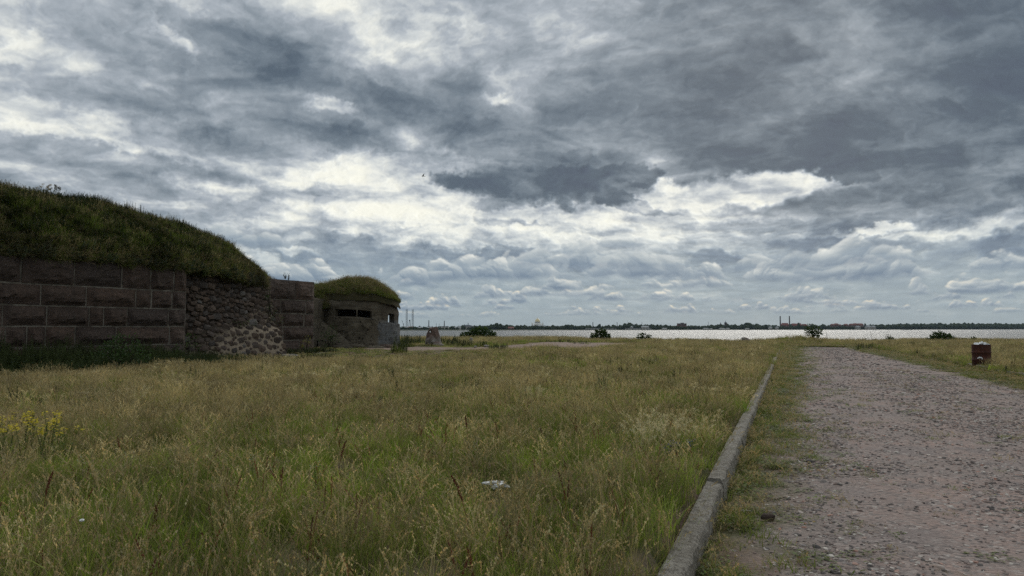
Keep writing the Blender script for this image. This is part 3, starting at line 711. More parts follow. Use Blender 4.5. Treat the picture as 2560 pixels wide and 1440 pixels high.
def ashlar(me_name, w, h, seed, depth=.5, boss=.09):
    """one rock-faced granite block: flat margin, rough boss; front face towards -y, lower left corner at 0"""
    rs = np.random.RandomState(seed)
    nx, nz = max(6, int(w / .10)), max(6, int(h / .085))
    us = np.concatenate([[0, .05], np.linspace(.05, w - .05, nx)[1:-1], [w - .05, w]]); vs = np.concatenate([[0, .05], np.linspace(.05, h - .05, nz)[1:-1], [h - .05, h]])
    U_, V_ = np.meshgrid(us, vs)
    e = np.minimum(np.minimum(U_, w - U_), np.minimum(V_, h - V_))
    o = rs.rand(2) * 60
    nz_ = fbm(U_ * 1.4 + o[0], V_ * 2.0 + o[1], 4, .55, 3)
    m0 = rs.uniform(.02, .13); mlr = rs.choice([0, .12, .3]) if w > .9 else 0
    ew = e + .07 * fbm(U_ * 2.6 + o[1], V_ * 3.1 + o[0], 3, .6, 14)
    core = smooth(ew, m0 * .5, m0 + .06 + .12 * rs.rand()) * smooth(U_ - mlr * (rs.rand() < .5), -.01, .12)
    Y_ = -core * (boss * (.8 + 1.1 * nz_) + .05 * rs.rand()) - core * .10 * (V_ / h < .35) * 0
    Y_ -= core * .06 * smooth(.5 - np.abs(V_ / h - .42), 0, .5)
    rg = fbm(U_ * 3.2 + o[1], V_ * 5.5 + o[0], 4, .65, 9); Y_ -= core * (rg * .085 + .03 * np.abs(fbm(U_ * 1.3 + o[0], V_ * 3 + o[1], 2, .5, 4)))
    Y_ -= .018 * smooth(e, .0, .05) * (1 - core) * (1 + rg)
    jj = fbm(U_ * 4 + o[0], V_ * 4 + o[1], 3, .6, 17); kk = fbm(U_ * 4 + o[1], V_ * 4 + o[0], 3, .6, 18)
    X_ = U_ + (rs.rand(*U_.shape) - .5) * .03 * (e > .04) + jj * .035 * (e < .04); Z_ = V_ + (rs.rand(*U_.shape) - .5) * .03 * (e > .04) + kk * .035 * (e < .04)
    b = MB(); r, c = U_.shape
    pts = np.stack([X_, Y_, Z_], -1).reshape(-1, 3)
    fs = [(i * c + j, i * c + j + 1, (i + 1) * c + j + 1, (i + 1) * c + j) for i in range(r - 1) for j in range(c - 1)]
    b.add(pts, fs)
    b.add([(0, 0, 0), (w, 0, 0), (w, 0, h), (0, 0, h), (0, depth, 0), (w, depth, 0), (w, depth, h), (0, depth, h)], [(0, 4, 5, 1), (1, 5, 6, 2), (2, 6, 7, 3), (3, 7, 4, 0), (4, 7, 6, 5)])
    return b.mesh(me_name)
J = .05
BRZ = math.atan2(DY, DX)                                  # block x axis along the wall
def wallspace(parent_s, u): return W2(parent_s, u)
fort = thing('fort_wall', 'long fort wall of big rough reddish granite blocks under the grassy mound', 'wall', (*W2(-16, 0), 0), BRZ)
sL = -16.0
S_END = s_at(465)
def block(s0, s1, z0, z1, u, seed, parent, s_base, u_base=0.0, name='granite_block', boss=.09):
    w, h = s1 - s0 - J, z1 - z0 - J
    o = link(name, ashlar(name, w, h, seed, boss=boss), M_gran, parent, (s0 + J / 2 - s_base, (u - u_base) + random.uniform(-.012, .02), z0 + J / 2))
    return o
def course(pxl, s_start, s_end, rs):
    js = [s_at(p) for p in pxl]; s = js[0]; left = []
    while s > s_start + 1.2: s -= rs.uniform(1.3, 2.3); left.append(max(s, s_start))
    return sorted(set([s_start] + left + js + [s_end]))
# local frame of fort: x along wall, y into the wall
courses = [(ZC[1], ZC[0], [50, 183, 303, 375, 434]), (ZC[2], ZC[1], [101, 215, 339, 378, 430]), (ZC[3], ZC[2], [7, 118, 224, 260, 319, 421]),
           (ZC[4], ZC[3], [15, 70, 116, 190, 292, 426]), (ZC[5], ZC[4], [65, 195, 330, 395]), (ZC[6], ZC[5], [30, 150, 280, 400])]
rs = np.random.RandomState(5); sd = 0
for ci, (z0, z1, pl) in enumerate(courses):
    js = course(pl, sL, S_END, rs)
    for a_, b_ in zip(js[:-1], js[1:]):
        if b_ - a_ < .12: continue
        block(a_, b_, z0, z1, 0, sd, fort, -16, boss=.09 if ci < 4 else .04); sd += 1
b = MB(); b.box((0, .016, -.35), (S_END + 16 + .0, 4.6, 4.16)); b.build('mortar_bed', M_mort, fort)
# far section, set back
SB_U = 2.53; SB0, SB1 = 13.3, 17.33
fort2 = thing('fort_wall', 'short set-back stretch of granite block wall between the rubble and the concrete bunker', 'wall', (*W2(SB0, SB_U), 0), BRZ)
def s2_at(px):      # s on the set-back face
    k = (px - 1280) / FPX; bx, by = AX - NX * SB_U, AY - NY * SB_U
    return (k * by - bx) / (DX - DY * k)
c2 = [(ZC[1], 4.1, [737.5]), (ZC[2], ZC[1], [702, 764.7]), (ZC[3], ZC[2], [707, 761]), (ZC[4], ZC[3], [709]), (ZC[5], ZC[4], [750]), (ZC[6], ZC[5], [730])]
for z0, z1, pl in c2:
    js = [SB0] + [s2_at(p) for p in pl] + [SB1]
    for a_, b_ in zip(js[:-1], js[1:]): block(a_, b_, z0, z1, SB_U, sd, fort2, SB0, SB_U, boss=.13 if z0 == ZC[4] else .07); sd += 1
b = MB(); b.box((0, .016, -.35), (SB1 - SB0, 2.4, 4.08)); b.build('mortar_bed', M_mort, fort2)

# ---- rubble: where the facing has gone
def m_cobble(n, p):
    P_ = wpos(n); r = n.node('ShaderNodeObjectInfo').outputs['Random']
    c = n.ramp(r, [(0, (.052, .038, .030)), (.25, (.095, .066, .050)), (.5, (.068, .060, .055)), (.7, (.130, .092, .068)), (.9, (.095, .072, .060)), (1, (.17, .16, .15))])
    c = n.mix(n.mr(n.noise(P_, 14, 5, .7), .35, .7, 0, .6), c, (.045, .036, .030, 1))
    n.put(p.inputs['Base Color'], c); bump(n, p, n.noise(P_, 30, 4, .7), .6, .02)
M_cob = mat('field_stone', m_cobble, .85, .25)
def m_rub(n, p):
    P_ = wpos(n); x, y, z = n.sep(P_)
    wv_ = n.noise(P_, .9, 4, .6)
    k = n.m('ADD', n.m('MULTIPLY', n.m('SUBTRACT', y, 32.2), .42), n.m('MULTIPLY', n.m('SUBTRACT', wv_, .5), 2.0))
    k = n.m('SUBTRACT', k, n.m('MULTIPLY', n.m('SUBTRACT', z, 1.5), 1.25))
    f = n.noise(P_, 16, 5, .7)
    c = n.mix(n.mr(k, -.6, .8), (.030, .024, .019, 1), (.25, .205, .155, 1))
    c = n.mix(n.mr(f, .5, .8, 0, .5), c, (.16, .13, .10, 1))
    n.put(p.inputs['Base Color'], c); bump(n, p, f, .9, .05)
M_rub = mat('rubble_bedding', m_rub, .95, .1)
def P3(s, u, z): x, y = W2(s, u); return Vector((x, y, z))
rub_o = P3(S_END, .35, 0)
RC = [P3(S_END - .05, .30, -.2), P3(13.85, 1.25, -.2), P3(13.35, 2.05, 4.0), P3(S_END + .1, .55, 4.0)]   # bottom left, bottom right, top right, top left
def rub_pt(a, t):
    p = RC[0].lerp(RC[1], a).lerp(RC[3].lerp(RC[2], a), t)
    bulge = .30 * math.sin(math.pi * min(1, a * 1.02)) ** .6 * (1 - .55 * t) + .16 * mnoise.noise(Vector((a * 4, t * 3, 1.7))) - .28 * max(0, 1 - a / .13) * (1 if t > .15 else .3)
    if t < .46: bulge += .22 * min(1, (.46 - t) / .06) * min(1, max(0, (a - .12) / .2))
    # right edge leans in above the light patch
    if t > .42: p = p + Vector((-.55, -.35, 0)) * 0
    nrm = Vector((NX, NY, 0)) * .92 + Vector((.0, -.25, 0))
    return p + nrm.normalized() * bulge
rub = thing('rubble_wall', 'ragged patch of field stones in mortar where the granite facing has fallen away', 'wall', rub_o)
G = np.array([[rub_pt(a, t) - rub_o for a in np.linspace(0, 1, 60)] for t in np.linspace(0, 1, 44)])
rr_ = fbm(np.linspace(0, 30, 60)[None, :] + np.zeros((44, 1)), np.linspace(0, 18, 44)[:, None] + np.zeros((1, 60)), 3, .6, 2)
G[..., 0] += NX * rr_ * .07; G[..., 1] += NY * rr_ * .07
link('bedding', grid_mesh('bedding', G), M_rub, rub)
# side and back so it is a mass
b = MB(); Q = [rub_pt(1, 0), rub_pt(1, 1), P3(13.4, 4.6, 4.0), P3(13.9, 4.6, -.2)]; b.add([q - rub_o for q in Q], [(0, 1, 2, 3)])
Q = [rub_pt(0, 1), rub_pt(.5, 1), rub_pt(1, 1), P3(13.4, 4.6, 4.0), P3(S_END, 4.6, 4.0)]; b.add([q - rub_o for q in Q], [(0, 1, 2, 3, 4)])
b.build('rubble_core', M_rub, rub)
def stone_mesh(name, seed, sx=1., sy=1., sz=1., sub=2, jag=.28, sq=.82):
    v, f = ico(sub) if sub > 2 else (ICO2 if sub == 2 else ICO1); rs = np.random.RandomState(seed); o = rs.rand(3) * 50
    d = np.array([mnoise.noise(Vector(p * 1.1 + o)) + .5 * mnoise.noise(Vector(p * 2.6 + o)) for p in v])
    q = v * (1 + jag * d)[:, None]
    q = np.sign(q) * np.abs(q) ** sq
    b = MB(); b.add(q * np.array([sx, sy, sz]), f); return b.mesh(name, True)
SM = [stone_mesh('field_stone', k, jag=.62, sq=.62) for k in range(14)]
for m_ in SM: m_.polygons.foreach_set('use_smooth', [False] * len(m_.polygons))
rs = np.random.RandomState(21)
LW, LH = (RC[1] - RC[0]).length, 4.2
cand = []
for rmin, rmax, tries in ((.17, .22, 1500), (.13, .17, 3000), (.10, .13, 6000)):
    for _ in range(tries):
        if len(cand) >= 300: break
        r = rs.uniform(rmin, rmax); px_, pz_ = rs.uniform(.1, LW - .08), rs.uniform(.22, LH - .05)
        if pz_ / LH > .5: r *= .9
        light = pz_ / LH < .44 and px_ / LW > .30
        gap = (1.02 if light else .93)
        if len(cand) > 290: break
        if any((px_ - c[0]) ** 2 / 1.5 + (pz_ - c[1]) ** 2 < ((r + c[2]) * gap) ** 2 for c in cand): continue
        if rmin == .17 and len(cand) > 40: break
        if rmin == .13 and len(cand) > 170: break
        cand.append((px_, pz_, r, light))
for px_, pz_, r, light in cand:
    p = rub_pt(px_ / LW, pz_ / LH)
    o = link('field_stone', SM[rs.randint(14)], M_cob, rub, p - rub_o)
    fl = rs.uniform(.78, 1.0)
    o.scale = (r * 1.18, r * (.40 if light else .70), r * .86 * fl); o.rotation_euler = (rs.uniform(-.2, .2), rs.uniform(-.35, .35), BRZ - .10 + rs.uniform(-.2, .2))
nst = len(cand)
small = MB(); cs_ = list(cand)
for rmin, rmax, tries in ((.09, .13, 6000), (.06, .09, 9000), (.04, .06, 9000)):
    for _ in range(tries):
        r = rs.uniform(rmin, rmax); px_, pz_ = rs.uniform(.08, LW - .05), rs.uniform(.22, LH)
        light = pz_ / LH < .44 and px_ / LW > .30
        if light and r < .06: continue
        if any(abs(px_ - c[0]) < .6 and (px_ - c[0]) ** 2 / 1.5 + (pz_ - c[1]) ** 2 < ((r + c[2]) * (1.05 if light else .9)) ** 2 for c in cs_): continue
        cs_.append((px_, pz_, r, light)); p = rub_pt(px_ / LW, pz_ / LH) - rub_o; v, f = ICO1
        Mr = Matrix.Rotation(BRZ, 3, 'Z'); k_ = 1 + .35 * (rs.rand(len(v)) - .5)
        small.add([p + Mr @ Vector((a[0] * r * 1.22 * k, a[1] * r * .9 * k, a[2] * r * k)) for a, k in zip(v, k_)], f)
small.build('small_stones', M_cob, rub, kind='stuff')
print('rubble stones', nst)

# ---- earth mound over the wall
CK = [(-20, 7.3), (0, 7.0), (2.7, 6.8), (5.2, 6.75), (7.7, 6.62), (10, 6.5), (12.4, 6.25), (14.2, 5.8), (15.6, 5.2), (16.8, 4.5), (17.8, 3.7), (19, 2.5), (22, .4)]
def crest(s): return np.interp(s, [k[0] for k in CK], [k[1] for k in CK])
def front_u(s):     # where the turf begins, metres behind the main face line
    return np.interp(s, [-20, 6.5, 7.6, 10, 13.0, 13.9, 15.5, 17.5, 22], [-.10, -.10, .15, .55, 1.75, 2.9, 3.6, 4.4, 6])
def mound_pt(s, v):
    """v 0 at the front lip, 1 at the crest, on to 3 far behind"""
    fu = front_u(s); u = fu + v * 5.0
    zl = 4.22 - .32 * smooth(s, 8, 13) - .4 * smooth(s, 13.5, 17.5)
    zc = np.maximum(crest(s), zl * .2)
    g = np.sin(np.clip(v, 0, 1) * math.pi / 2) ** .86
    z = zl + (zc - zl) * g - np.clip(v - 1.8, 0, 9) ** 1.3 * 2.0
    z = z + .20 * fbm(s * .55, v * 2.2, 4, .5, 4) * np.clip(v * 4, 0, 1) + .22 * fbm(s * .18 + 3, v * 1.1, 2, .5, 6) * np.clip(v * 2, 0, 1)
    lip = np.clip(1 - v / .03, 0, 1)
    z = z - lip * (.10 + .22 * fbm(s * 2.2, s * 0, 3, .6, 2))
    x, y = W2(s, u); return x, y, z
ss = np.linspace(-20, 21, 260); vv = np.concatenate([[-.0], np.linspace(.004, .12, 6), np.linspace(.15, 1.1, 26), np.linspace(1.2, 3.4, 12)])
Sg, Vg = np.meshgrid(ss, vv)
mx_, my_, mz_ = mound_pt(Sg, Vg)
Vm = np.stack([mx_, my_, mz_], -1)
Vm = np.concatenate([Vm[:1] + np.array([-NX * .35, -NY * .35, -.35]), Vm], 0)
def m_turf(n, p):
    P_ = wpos(n)
    c = n.mix(n.mr(n.noise(P_, 1.2, 4, .6), .35, .65), (.030, .032, .014, 1), (.060, .052, .026, 1))
    n.put(p.inputs['Base Color'], n.mix(n.mr(n.noise(P_, 12, 4, .6), .4, .7, 0, .6), c, (.040, .030, .020, 1)))
    bump(n, p, n.noise(P_, 14, 5, .7), 1, .08)
M_turf = mat('turf', m_turf, .95, .1)
mound = link('earth_mound', grid_mesh('earth_mound', Vm, flip=False), M_turf, kind='structure', label='grassy earth mound heaped over the granite fort wall')

# ---- concrete bunker
BX, BY, BR = -9.78, 47.3, 2.60
BZ = 0.25
def m_conc(n, p):
    P_ = wpos(n); O_ = opos(n); x, y, z = n.sep(O_)
    a = n.noise(P_, .9, 6, .6); b = n.noise(P_, 7, 6, .7); f = n.noise(P_, 40, 3, .6)
    c = n.mix(n.mr(a, .3, .7), (.062, .052, .037, 1), (.128, .110, .080, 1))
    boards = n.noise(n.vm('MULTIPLY', P_, (.5, .5, 9)), 1, 3, .6)
    c = n.mix(n.mr(boards, .5, .7, 0, .45), c, (.06, .050, .038, 1))
    pits = n.m('MULTIPLY', n.mr(n.noise(P_, 5.5, 4, .75), .58, .64), n.mr(z, 2.3, 1.9))
    c = n.mix(n.m('MULTIPLY', pits, .85), c, (.022, .018, .015, 1))
    patch = n.m('MULTIPLY', n.mr(n.m('ADD', x, n.m('MULTIPLY', n.m('SUBTRACT', a, .5), 1.6)), 1.25, 1.45), n.m('MULTIPLY', n.mr(z, 1.95, 1.6), n.mr(z, .15, .5)))
    c = n.mix(n.m('MULTIPLY', patch, n.mr(b, .3, .6, .35, .8)), c, (.130, .142, .150, 1))
    n.put(p.inputs['Base Color'], c)
    bump(n, p, n.m('SUBTRACT', n.m('ADD', b, n.m('MULTIPLY', boards, .8)), n.m('MULTIPLY', pits, 1.5)), .9, .06)
M_conc = mat('old_concrete', m_conc, .92, .2)
bk = thing('bunker', 'round concrete bunker with dark firing slits and a grassy cap', 'bunker', (BX, BY, BZ), math.atan2(-BX, BY) * 1.0)
# local frame: -y towards the camera, x to the right of it
def zbot(f): return np.interp(f, [-40, -30, 0, 18, 47, 64, 90], [2.30, 2.30, 2.27, 2.18, 1.96, 1.90, 1.9]) - BZ
def ztop(f): return np.interp(f, [-40, -30, 0, 18, 47, 64, 90], [2.74, 2.74, 2.70, 2.62, 2.52, 2.45, 2.45]) - BZ
holes = [(-30.5, -2.0), (-.6, 18.5), (47, 64), (108, 152)]
edges = sorted(set([e for h in holes for e in h])); ang = list(edges); a = -180.0
while a < 180:
    if min(abs(a - e) for e in edges) > 1.6: ang.append(a)
    a += 3.6
ang = np.array(sorted(ang))
ztp = np.interp(ang, [-180, -60, 0, 40, 64, 180], [3.3, 3.38, 3.42, 3.3, 3.12, 3.2]) - BZ
lev = []
for f in np.linspace(0, 1, 9): lev.append(('a', f))
for f in (0, 1): lev.append(('h', f))
lev = [lambda A, f=f: f * (zbot(A) - .06) - .5 * (1 - f) for f in np.linspace(0, 1, 11)] + [lambda A: zbot(A)] + [lambda A, f=f: zbot(A) + (ztop(A) - zbot(A)) * f for f in (.5, 1)] + [lambda A, f=f: ztop(A) + (ztp - ztop(A)) * f for f in (.25, .5, .75, 1)]
HB, HT = 11, 13
rot = math.atan2(-BX, BY)
def drum(R_, amp, seed, inner=False):
    rows = []
    ar = np.radians(ang)
    for i, L in enumerate(lev):
        z = L(ang)
        r = R_ * (1 + .04 * np.cos(2 * ar + 1))
        if not inner: r = r + (.10 if i < 11 else 0) + amp * fbm(ar * 5 + 9, z * 2.6, 5, .6, seed) - (.10 * smooth(z, ztp - .5, ztp) * (1 + fbm(ar * 4, z, 3, .5, 3)))
        rows.append(np.stack([np.sin(ar) * r, -np.cos(ar) * r, z], -1))
    return np.array(rows)
outer, inner = drum(BR, .15, 8), drum(BR - .38, 0, 8, True)
b = MB(); nr, nc, _ = outer.shape
b.add(outer.reshape(-1, 3), []); b.add(inner.reshape(-1, 3), [])
off = nr * nc
def inhole(i, j):
    if not HB <= i < HT: return False
    m_ = (ang[j] + (ang[(j + 1) % nc] if j + 1 < nc else 180)) / 2
    return any(h[0] < m_ < h[1] for h in holes)
for i in range(nr - 1):
    for j in range(nc):
        j2 = (j + 1) % nc; q = (i * nc + j, i * nc + j2, (i + 1) * nc + j2, (i + 1) * nc + j)
        if inhole(i, j): continue
        b.f.append(q); b.f.append(tuple(off + k for k in q[::-1]))
for h in holes:
    js = [j for j in range(nc) if h[0] - .01 <= ang[j] <= h[1] + .01]
    for j, j2 in zip(js[:-1], js[1:]):
        for i in (HB, HT): b.f.append((i * nc + j, i * nc + j2, off + i * nc + j2, off + i * nc + j))
    for j in (js[0], js[-1]):
        for i in range(HB, HT): b.f.append((i * nc + j, (i + 1) * nc + j, off + (i + 1) * nc + j, off + i * nc + j))
b.f += [((nr - 1) * nc + j, (nr - 1) * nc + (j + 1) % nc, off + (nr - 1) * nc + (j + 1) % nc, off + (nr - 1) * nc + j) for j in range(nc)]
b.build('wall', M_conc, bk)
b = MB(); b.lathe([(0, 3.0 - BZ), (BR - .42, 3.0 - BZ)], 24); b.lathe([(0, .3), (BR - .42, .3)], 24); b.build('ceiling_slab', M_conc, bk)
Mi0 = Matrix.Rotation(-rot, 4, 'Z')
def loc0(p): return Mi0 @ (Vector(p) - Vector((BX, BY, BZ)))
# turf cap
def cap_z(x, y):
    r = np.hypot(x / (BR + .12), y / (BR + .25))
    return 3.40 + 1.17 * (1 - np.clip(r, 0, 1) ** 2.4) + .10 * fbm(x * 1.2, y * 1.2, 3, .5, 5) - BZ - np.interp(x, [.8, 2.8], [0, .30]) + np.interp(x, [-3, -1], [.25, 0])
ra = np.linspace(0, 1.03, 16)[:, None]; ta = np.linspace(0, math.tau, 49)[None, :]
cxg = ra * np.cos(ta) * (BR + .0); cyg = ra * np.sin(ta) * (BR + .0)
czg = cap_z(cxg, cyg) - .25 * (ra > 1.0)
lipn = fbm(ta * 3 + ra * 0, ta * 0 + 2 + ra * 0, 3, .5, 7); czg[-1] += lipn[-1] * .15 - .05
cap = link('turf_cap', grid_mesh('turf_cap', np.stack([cxg, cyg, czg], -1)), M_turf, bk)
# flank joining the drum to the granite wall, with turf over it
FA, FB = dp(781, 800, 42.3), dp(815, 800, 45.6)
b = MB(); Q = [loc0(p) for p in ((FA.x, FA.y, -.1), (FB.x, FB.y, -.1), (FB.x - 1.5, FB.y + 2.5, -.1), (FA.x - 2.2, FA.y + 2.6, -.1))]
b.add(Q + [q + Vector((0, 0, 3.55 - .1)) for q in Q], [(0, 1, 5, 4), (1, 2, 6, 5), (2, 3, 7, 6), (3, 0, 4, 7), (4, 5, 6, 7)]); b.build('flank_wall', M_conc, bk)
ra = np.linspace(0, 1, 12)[:, None]
sc_ = dp(815, 700, 47.2); sdl = np.stack([ra * np.cos(ta) * 3.3, ra * np.sin(ta) * 2.6, 4.30 - 1.5 * ra ** 2.2 + .1 * fbm(ra * np.cos(ta) * 3, ra * np.sin(ta) * 3, 3, .5, 1)], -1)
saddle = link('turf_saddle', grid_mesh('turf_saddle', sdl), M_turf, bk, loc0((sc_.x, sc_.y, 0)) )
# sloping skirt of concrete at the foot, left
def skirt(pts, name, m_, parent, base):
    b = MB(); b.add([Vector(p) - base for p in pts[0]], pts[1]); return b.build(name, m_, parent)
sk = []
base = Vector((BX, BY, BZ)); Mi = Matrix.Rotation(-rot, 4, 'Z')
def loc(p): return Mi @ (Vector(p) - base)
A1, A2, A3 = dp(796, 800, 44.6), dp(890, 873, 43.9), dp(792, 892, 42.6)
rows = []
for i in range(9):
    t = i / 8
    top = A1.lerp(A2, t); top.z += .10 * math.sin(math.pi * t); bot = Vector((A3.x + (A2.x + .2 - A3.x) * t, 42.9 + .8 * t, .05))
    back = Vector((top.x, 45.8, top.z + .05))
    rows.append([loc(p) for p in (bot, bot.lerp(top, .35) + Vector((0, -.06, .05)), bot.lerp(top, .7) + Vector((0, -.03, .03)), top, back)])
link('concrete_skirt', grid_mesh('concrete_skirt', np.array(rows).transpose(1, 0, 2)), M_conc, bk)
# broken slabs at the foot
SLM = [stone_mesh('foot_slab', 60 + k, jag=.35) for k in range(4)]
for k, (px, py, D, w, h, dd_) in enumerate(((856, 868, 43.6, 1.5, .14, .6), (870, 875, 43.3, 1.3, .16, .5), (912, 880, 43.4, 1.1, .22, .5), (893, 866, 43.9, 1.0, .16, .5), (940, 872, 44.1, 1.3, .18, .5), (975, 868, 44.7, 1.2, .16, .5), (838, 862, 43.9, .7, .18, .4))):
    o = link('foot_slab', SLM[k % 4], M_conc if k in (0, 3) else M_gran, bk, loc(dp(px, py, D))); o.scale = (w / 2, dd_, h); o.rotation_euler = (0, .06, random.uniform(-.3, .3))
# long low coping stones lying in the grass before the wall
M_slab = plain('pale_stone', (.24, .22, .19), .9, .25, 5)
for k, (px, py, D, w, lb) in enumerate(((760, 893, 38.2, 2.9, 'long flat pale stone kerb lying before the set-back wall'), (700, 893, 36.0, 1.9, 'shorter flat stone lying left of the long one before the wall'))):
    p = gp(px, py, .2); o = link('coping_stone', stone_mesh('coping_stone', 80 + k, 1, 1, 1), M_slab, None, (p.x, D, .22)); o.scale = (w / 2, .3, .13); o.rotation_euler = (0, 0, .3)
    tagit(o, lb, 'stone')

# ================================================================== kerbs
def m_kerb(n, p):
    P_ = wpos(n); a = n.noise(P_, 3, 6, .65); b = n.noise(P_, 24, 6, .7); l = n.noise(P_, 8, 5, .7)
    c = n.mix(n.mr(a, .3, .7), (.270, .245, .205, 1), (.440, .410, .355, 1))
    c = n.mix(n.mr(b, .42, .62, 0, .85), c, (.130, .112, .088, 1)); c = n.mix(n.mr(n.noise(P_, 60, 3, .6), .56, .7, 0, .7), c, (.50, .47, .42, 1))
    c = n.mix(n.mr(l, .60, .68, 0, .75), c, (.42, .41, .38, 1))
    c = n.mix(n.mr(n.noise(P_, 5.3, 4, .6), .60, .68, 0, .6), c, (.20, .145, .085, 1))
    n.put(p.inputs['Base Color'], c); bump(n, p, n.m('ADD', b, n.m('MULTIPLY', l, .6)), 1.0, .05)
M_kerb = mat('weathered_kerb', m_kerb, .92, .2)
def kerb_mesh(L, w, h, seed):
    rs = np.random.RandomState(seed); nx = int(L / .07)
    prof = [(0, -.2), (0, h * .5), (0, h - .02), (.012, h), (.045, h), (.08, h), (w - .04, h), (w - .022, h - .004), (w - .004, h - .022), (w + .004, h * .6), (w + .008, h * .25), (w + .012, -.2)]
    V_ = np.zeros((len(prof), nx + 1, 3)); x = np.linspace(0, L, nx + 1)
    for i, (a, z) in enumerate(prof):
        V_[i, :, 0] = x; V_[i, :, 1] = -a; V_[i, :, 2] = z
    nn = fbm(V_[..., 0] * 5 + seed * 3, V_[..., 2] * 7 - V_[..., 1] * 7, 4, .6, seed % 7)
    V_[2:9, :, 2] += nn[2:9] * .020; V_[6:, :, 1] += nn[6:] * .024
    chip = np.clip(fbm(x[None] * 2.3 + seed, x[None] * 0 + 1, 4, .6, 3)[0] - .22, 0, 1) * .16
    V_[6:9, :, 2] -= chip; V_[6:9, :, 1] += chip * .7
    b = MB(); r, c, _ = V_.shape; b.add(V_.reshape(-1, 3), [(i * c + j, i * c + j + 1, (i + 1) * c + j + 1, (i + 1) * c + j) for i in range(r - 1) for j in range(c - 1)])
    b.f += [tuple(i * c for i in range(r)), tuple(i * c + c - 1 for i in range(r - 1, -1, -1))]
    return b.mesh('kerb_stone')
kl = thing('kerb', 'weathered concrete kerb running along the left side of the gravel road', 'kerb', (K0, 0, 0)); kl['kind'] = 'structure'; del kl['category']
th = math.atan2(1, KS); kv = [kerb_mesh(2.945, .155, .155, k) for k in range(8)]; ulen = math.hypot(1, KS)
for k in range(21):
    D = 1.62 + k * 3.0 / ulen
    o = link('kerb_stone', kv[k % 8], M_kerb, kl, (KS * D, D, random.uniform(-.012, .008))); o.rotation_euler = (random.uniform(-.03, .03), random.uniform(-.004, .004), th + random.uniform(-.005, .005))
kr = thing('kerb', 'broken line of pale kerb stones half buried in grass on the right of the road', 'kerb', (R0_, 0, 0)); kr['kind'] = 'structure'; del kr['category']
th = math.atan2(1, RS_); ulen = math.hypot(1, RS_)
for k, D in enumerate((18.0, 20.9, 23.7, 27.2, 30.0, 32.9, 36.6, 43.2, 46.0, 52.0, 55.0)):
    o = link('kerb_stone', kv[(k * 3) % 8], M_kerb, kr, (RS_ * D + .155, D, random.uniform(.0, .06))); o.rotation_euler = (random.uniform(-.05, .05), random.uniform(-.015, .015), th + random.uniform(-.015, .015))

# ================================================================== things standing about
# rusty drum bin
M_rust = None
def m_rust(n, p):
    P_ = opos(n); a = n.noise(P_, 7, 6, .65); b = n.noise(n.vm('MULTIPLY', P_, (1, 1, .25)), 9, 4, .6)
    c = n.mix(n.mr(a, .35, .65), (.085, .028, .018, 1), (.045, .016, .012, 1)); c = n.mix(n.mr(b, .55, .7, 0, .7), c, (.10, .042, .024, 1))
    n.put(p.inputs['Base Color'], c); bump(n, p, a, .4, .01)
M_rust = mat('rusty_steel', m_rust, .8, .3)
M_bag = plain('white_plastic', (.76, .77, .78), .5, .06, 9, .5)
px_, D = 2449.5, 28.6; bx_ = (px_ - 1280) / FPX * D; bzz = float(zg(bx_, D)) - .02
H = .90; Rr = .318
br = thing('drum_bin', 'rusty brown steel drum used as a litter bin in the grass by the right kerb', 'barrel', (bx_, D, bzz))
prof = [(Rr - .01, 0), (Rr, .015)]
for zc in (.31, .60): prof += [(Rr, zc - .025), (Rr + .020, zc - .008), (Rr + .020, zc + .008), (Rr, zc + .025)]
for zc in (.68, .73, .78, .83): prof += [(Rr, zc - .012), (Rr + .005, zc), (Rr, zc + .012)]
prof += [(Rr, H - .02), (Rr - .012, H - .02), (Rr - .012, .03), (0, .03)]
b = MB(); b.lathe(prof, 40); b.build('shell', M_rust, br, True)
b = MB(); b.lathe([(Rr - .014, H - .022), (Rr + .012, H - .022), (Rr + .014, H - .008), (Rr + .006, H), (Rr - .012, H - .004)], 40); b.build('rim', M_rust, br)
def crumple(name, sx, sy, sz, seed, m_, loc_, **kw):
    v, f = ico(4); rs = np.random.RandomState(seed); o = rs.rand(3) * 30
    d = np.array([mnoise.noise(Vector(p * 1.3 + o)) * 1.3 + .8 * abs(mnoise.noise(Vector(p * 2.6 + o))) for p in v])
    q = v * (.85 + .75 * d)[:, None] * np.array([sx, sy, sz]); b = MB(); b.add(q, f)
    return link(name, b.mesh(name, False), m_, None, loc_, **kw)
tagit(crumple('rubbish_bag', .12, .12, .055, 3, M_bag, (bx_ - .16, D - .02, bzz + H)), 'white rubbish bag bulging from the left of the drum bin', 'rubbish bag', 'rubbish in the drum bin')
tagit(crumple('rubbish_bag', .13, .12, .075, 4, M_bag, (bx_ + .04, D - .04, bzz + H + .01)), 'larger white rubbish bag bulging from the middle of the drum bin', 'rubbish bag', 'rubbish in the drum bin')
b = MB(); b.add([(-.09, 0, .01), (-.02, -.012, .05), (.06, -.004, .03), (.09, 0, -.03), (.05, -.012, -.05), (.05, -.02, .0), (-.03, -.01, -.01), (-.1, 0, -.03), (-.05, .012, 0), (.04, .012, 0)],
    [(0, 1, 6, 7), (1, 2, 5, 6), (2, 3, 4, 5), (0, 7, 8), (3, 9, 4), (0, 8, 1), (2, 9, 3), (6, 5, 9, 8), (1, 8, 9, 2), (6, 8, 7), (4, 9, 5)])
paint = b.build('paint_mark', M_bag, br, loc=(-.21, -.255, .39)); paint.rotation_euler = (0, 0, -.68)
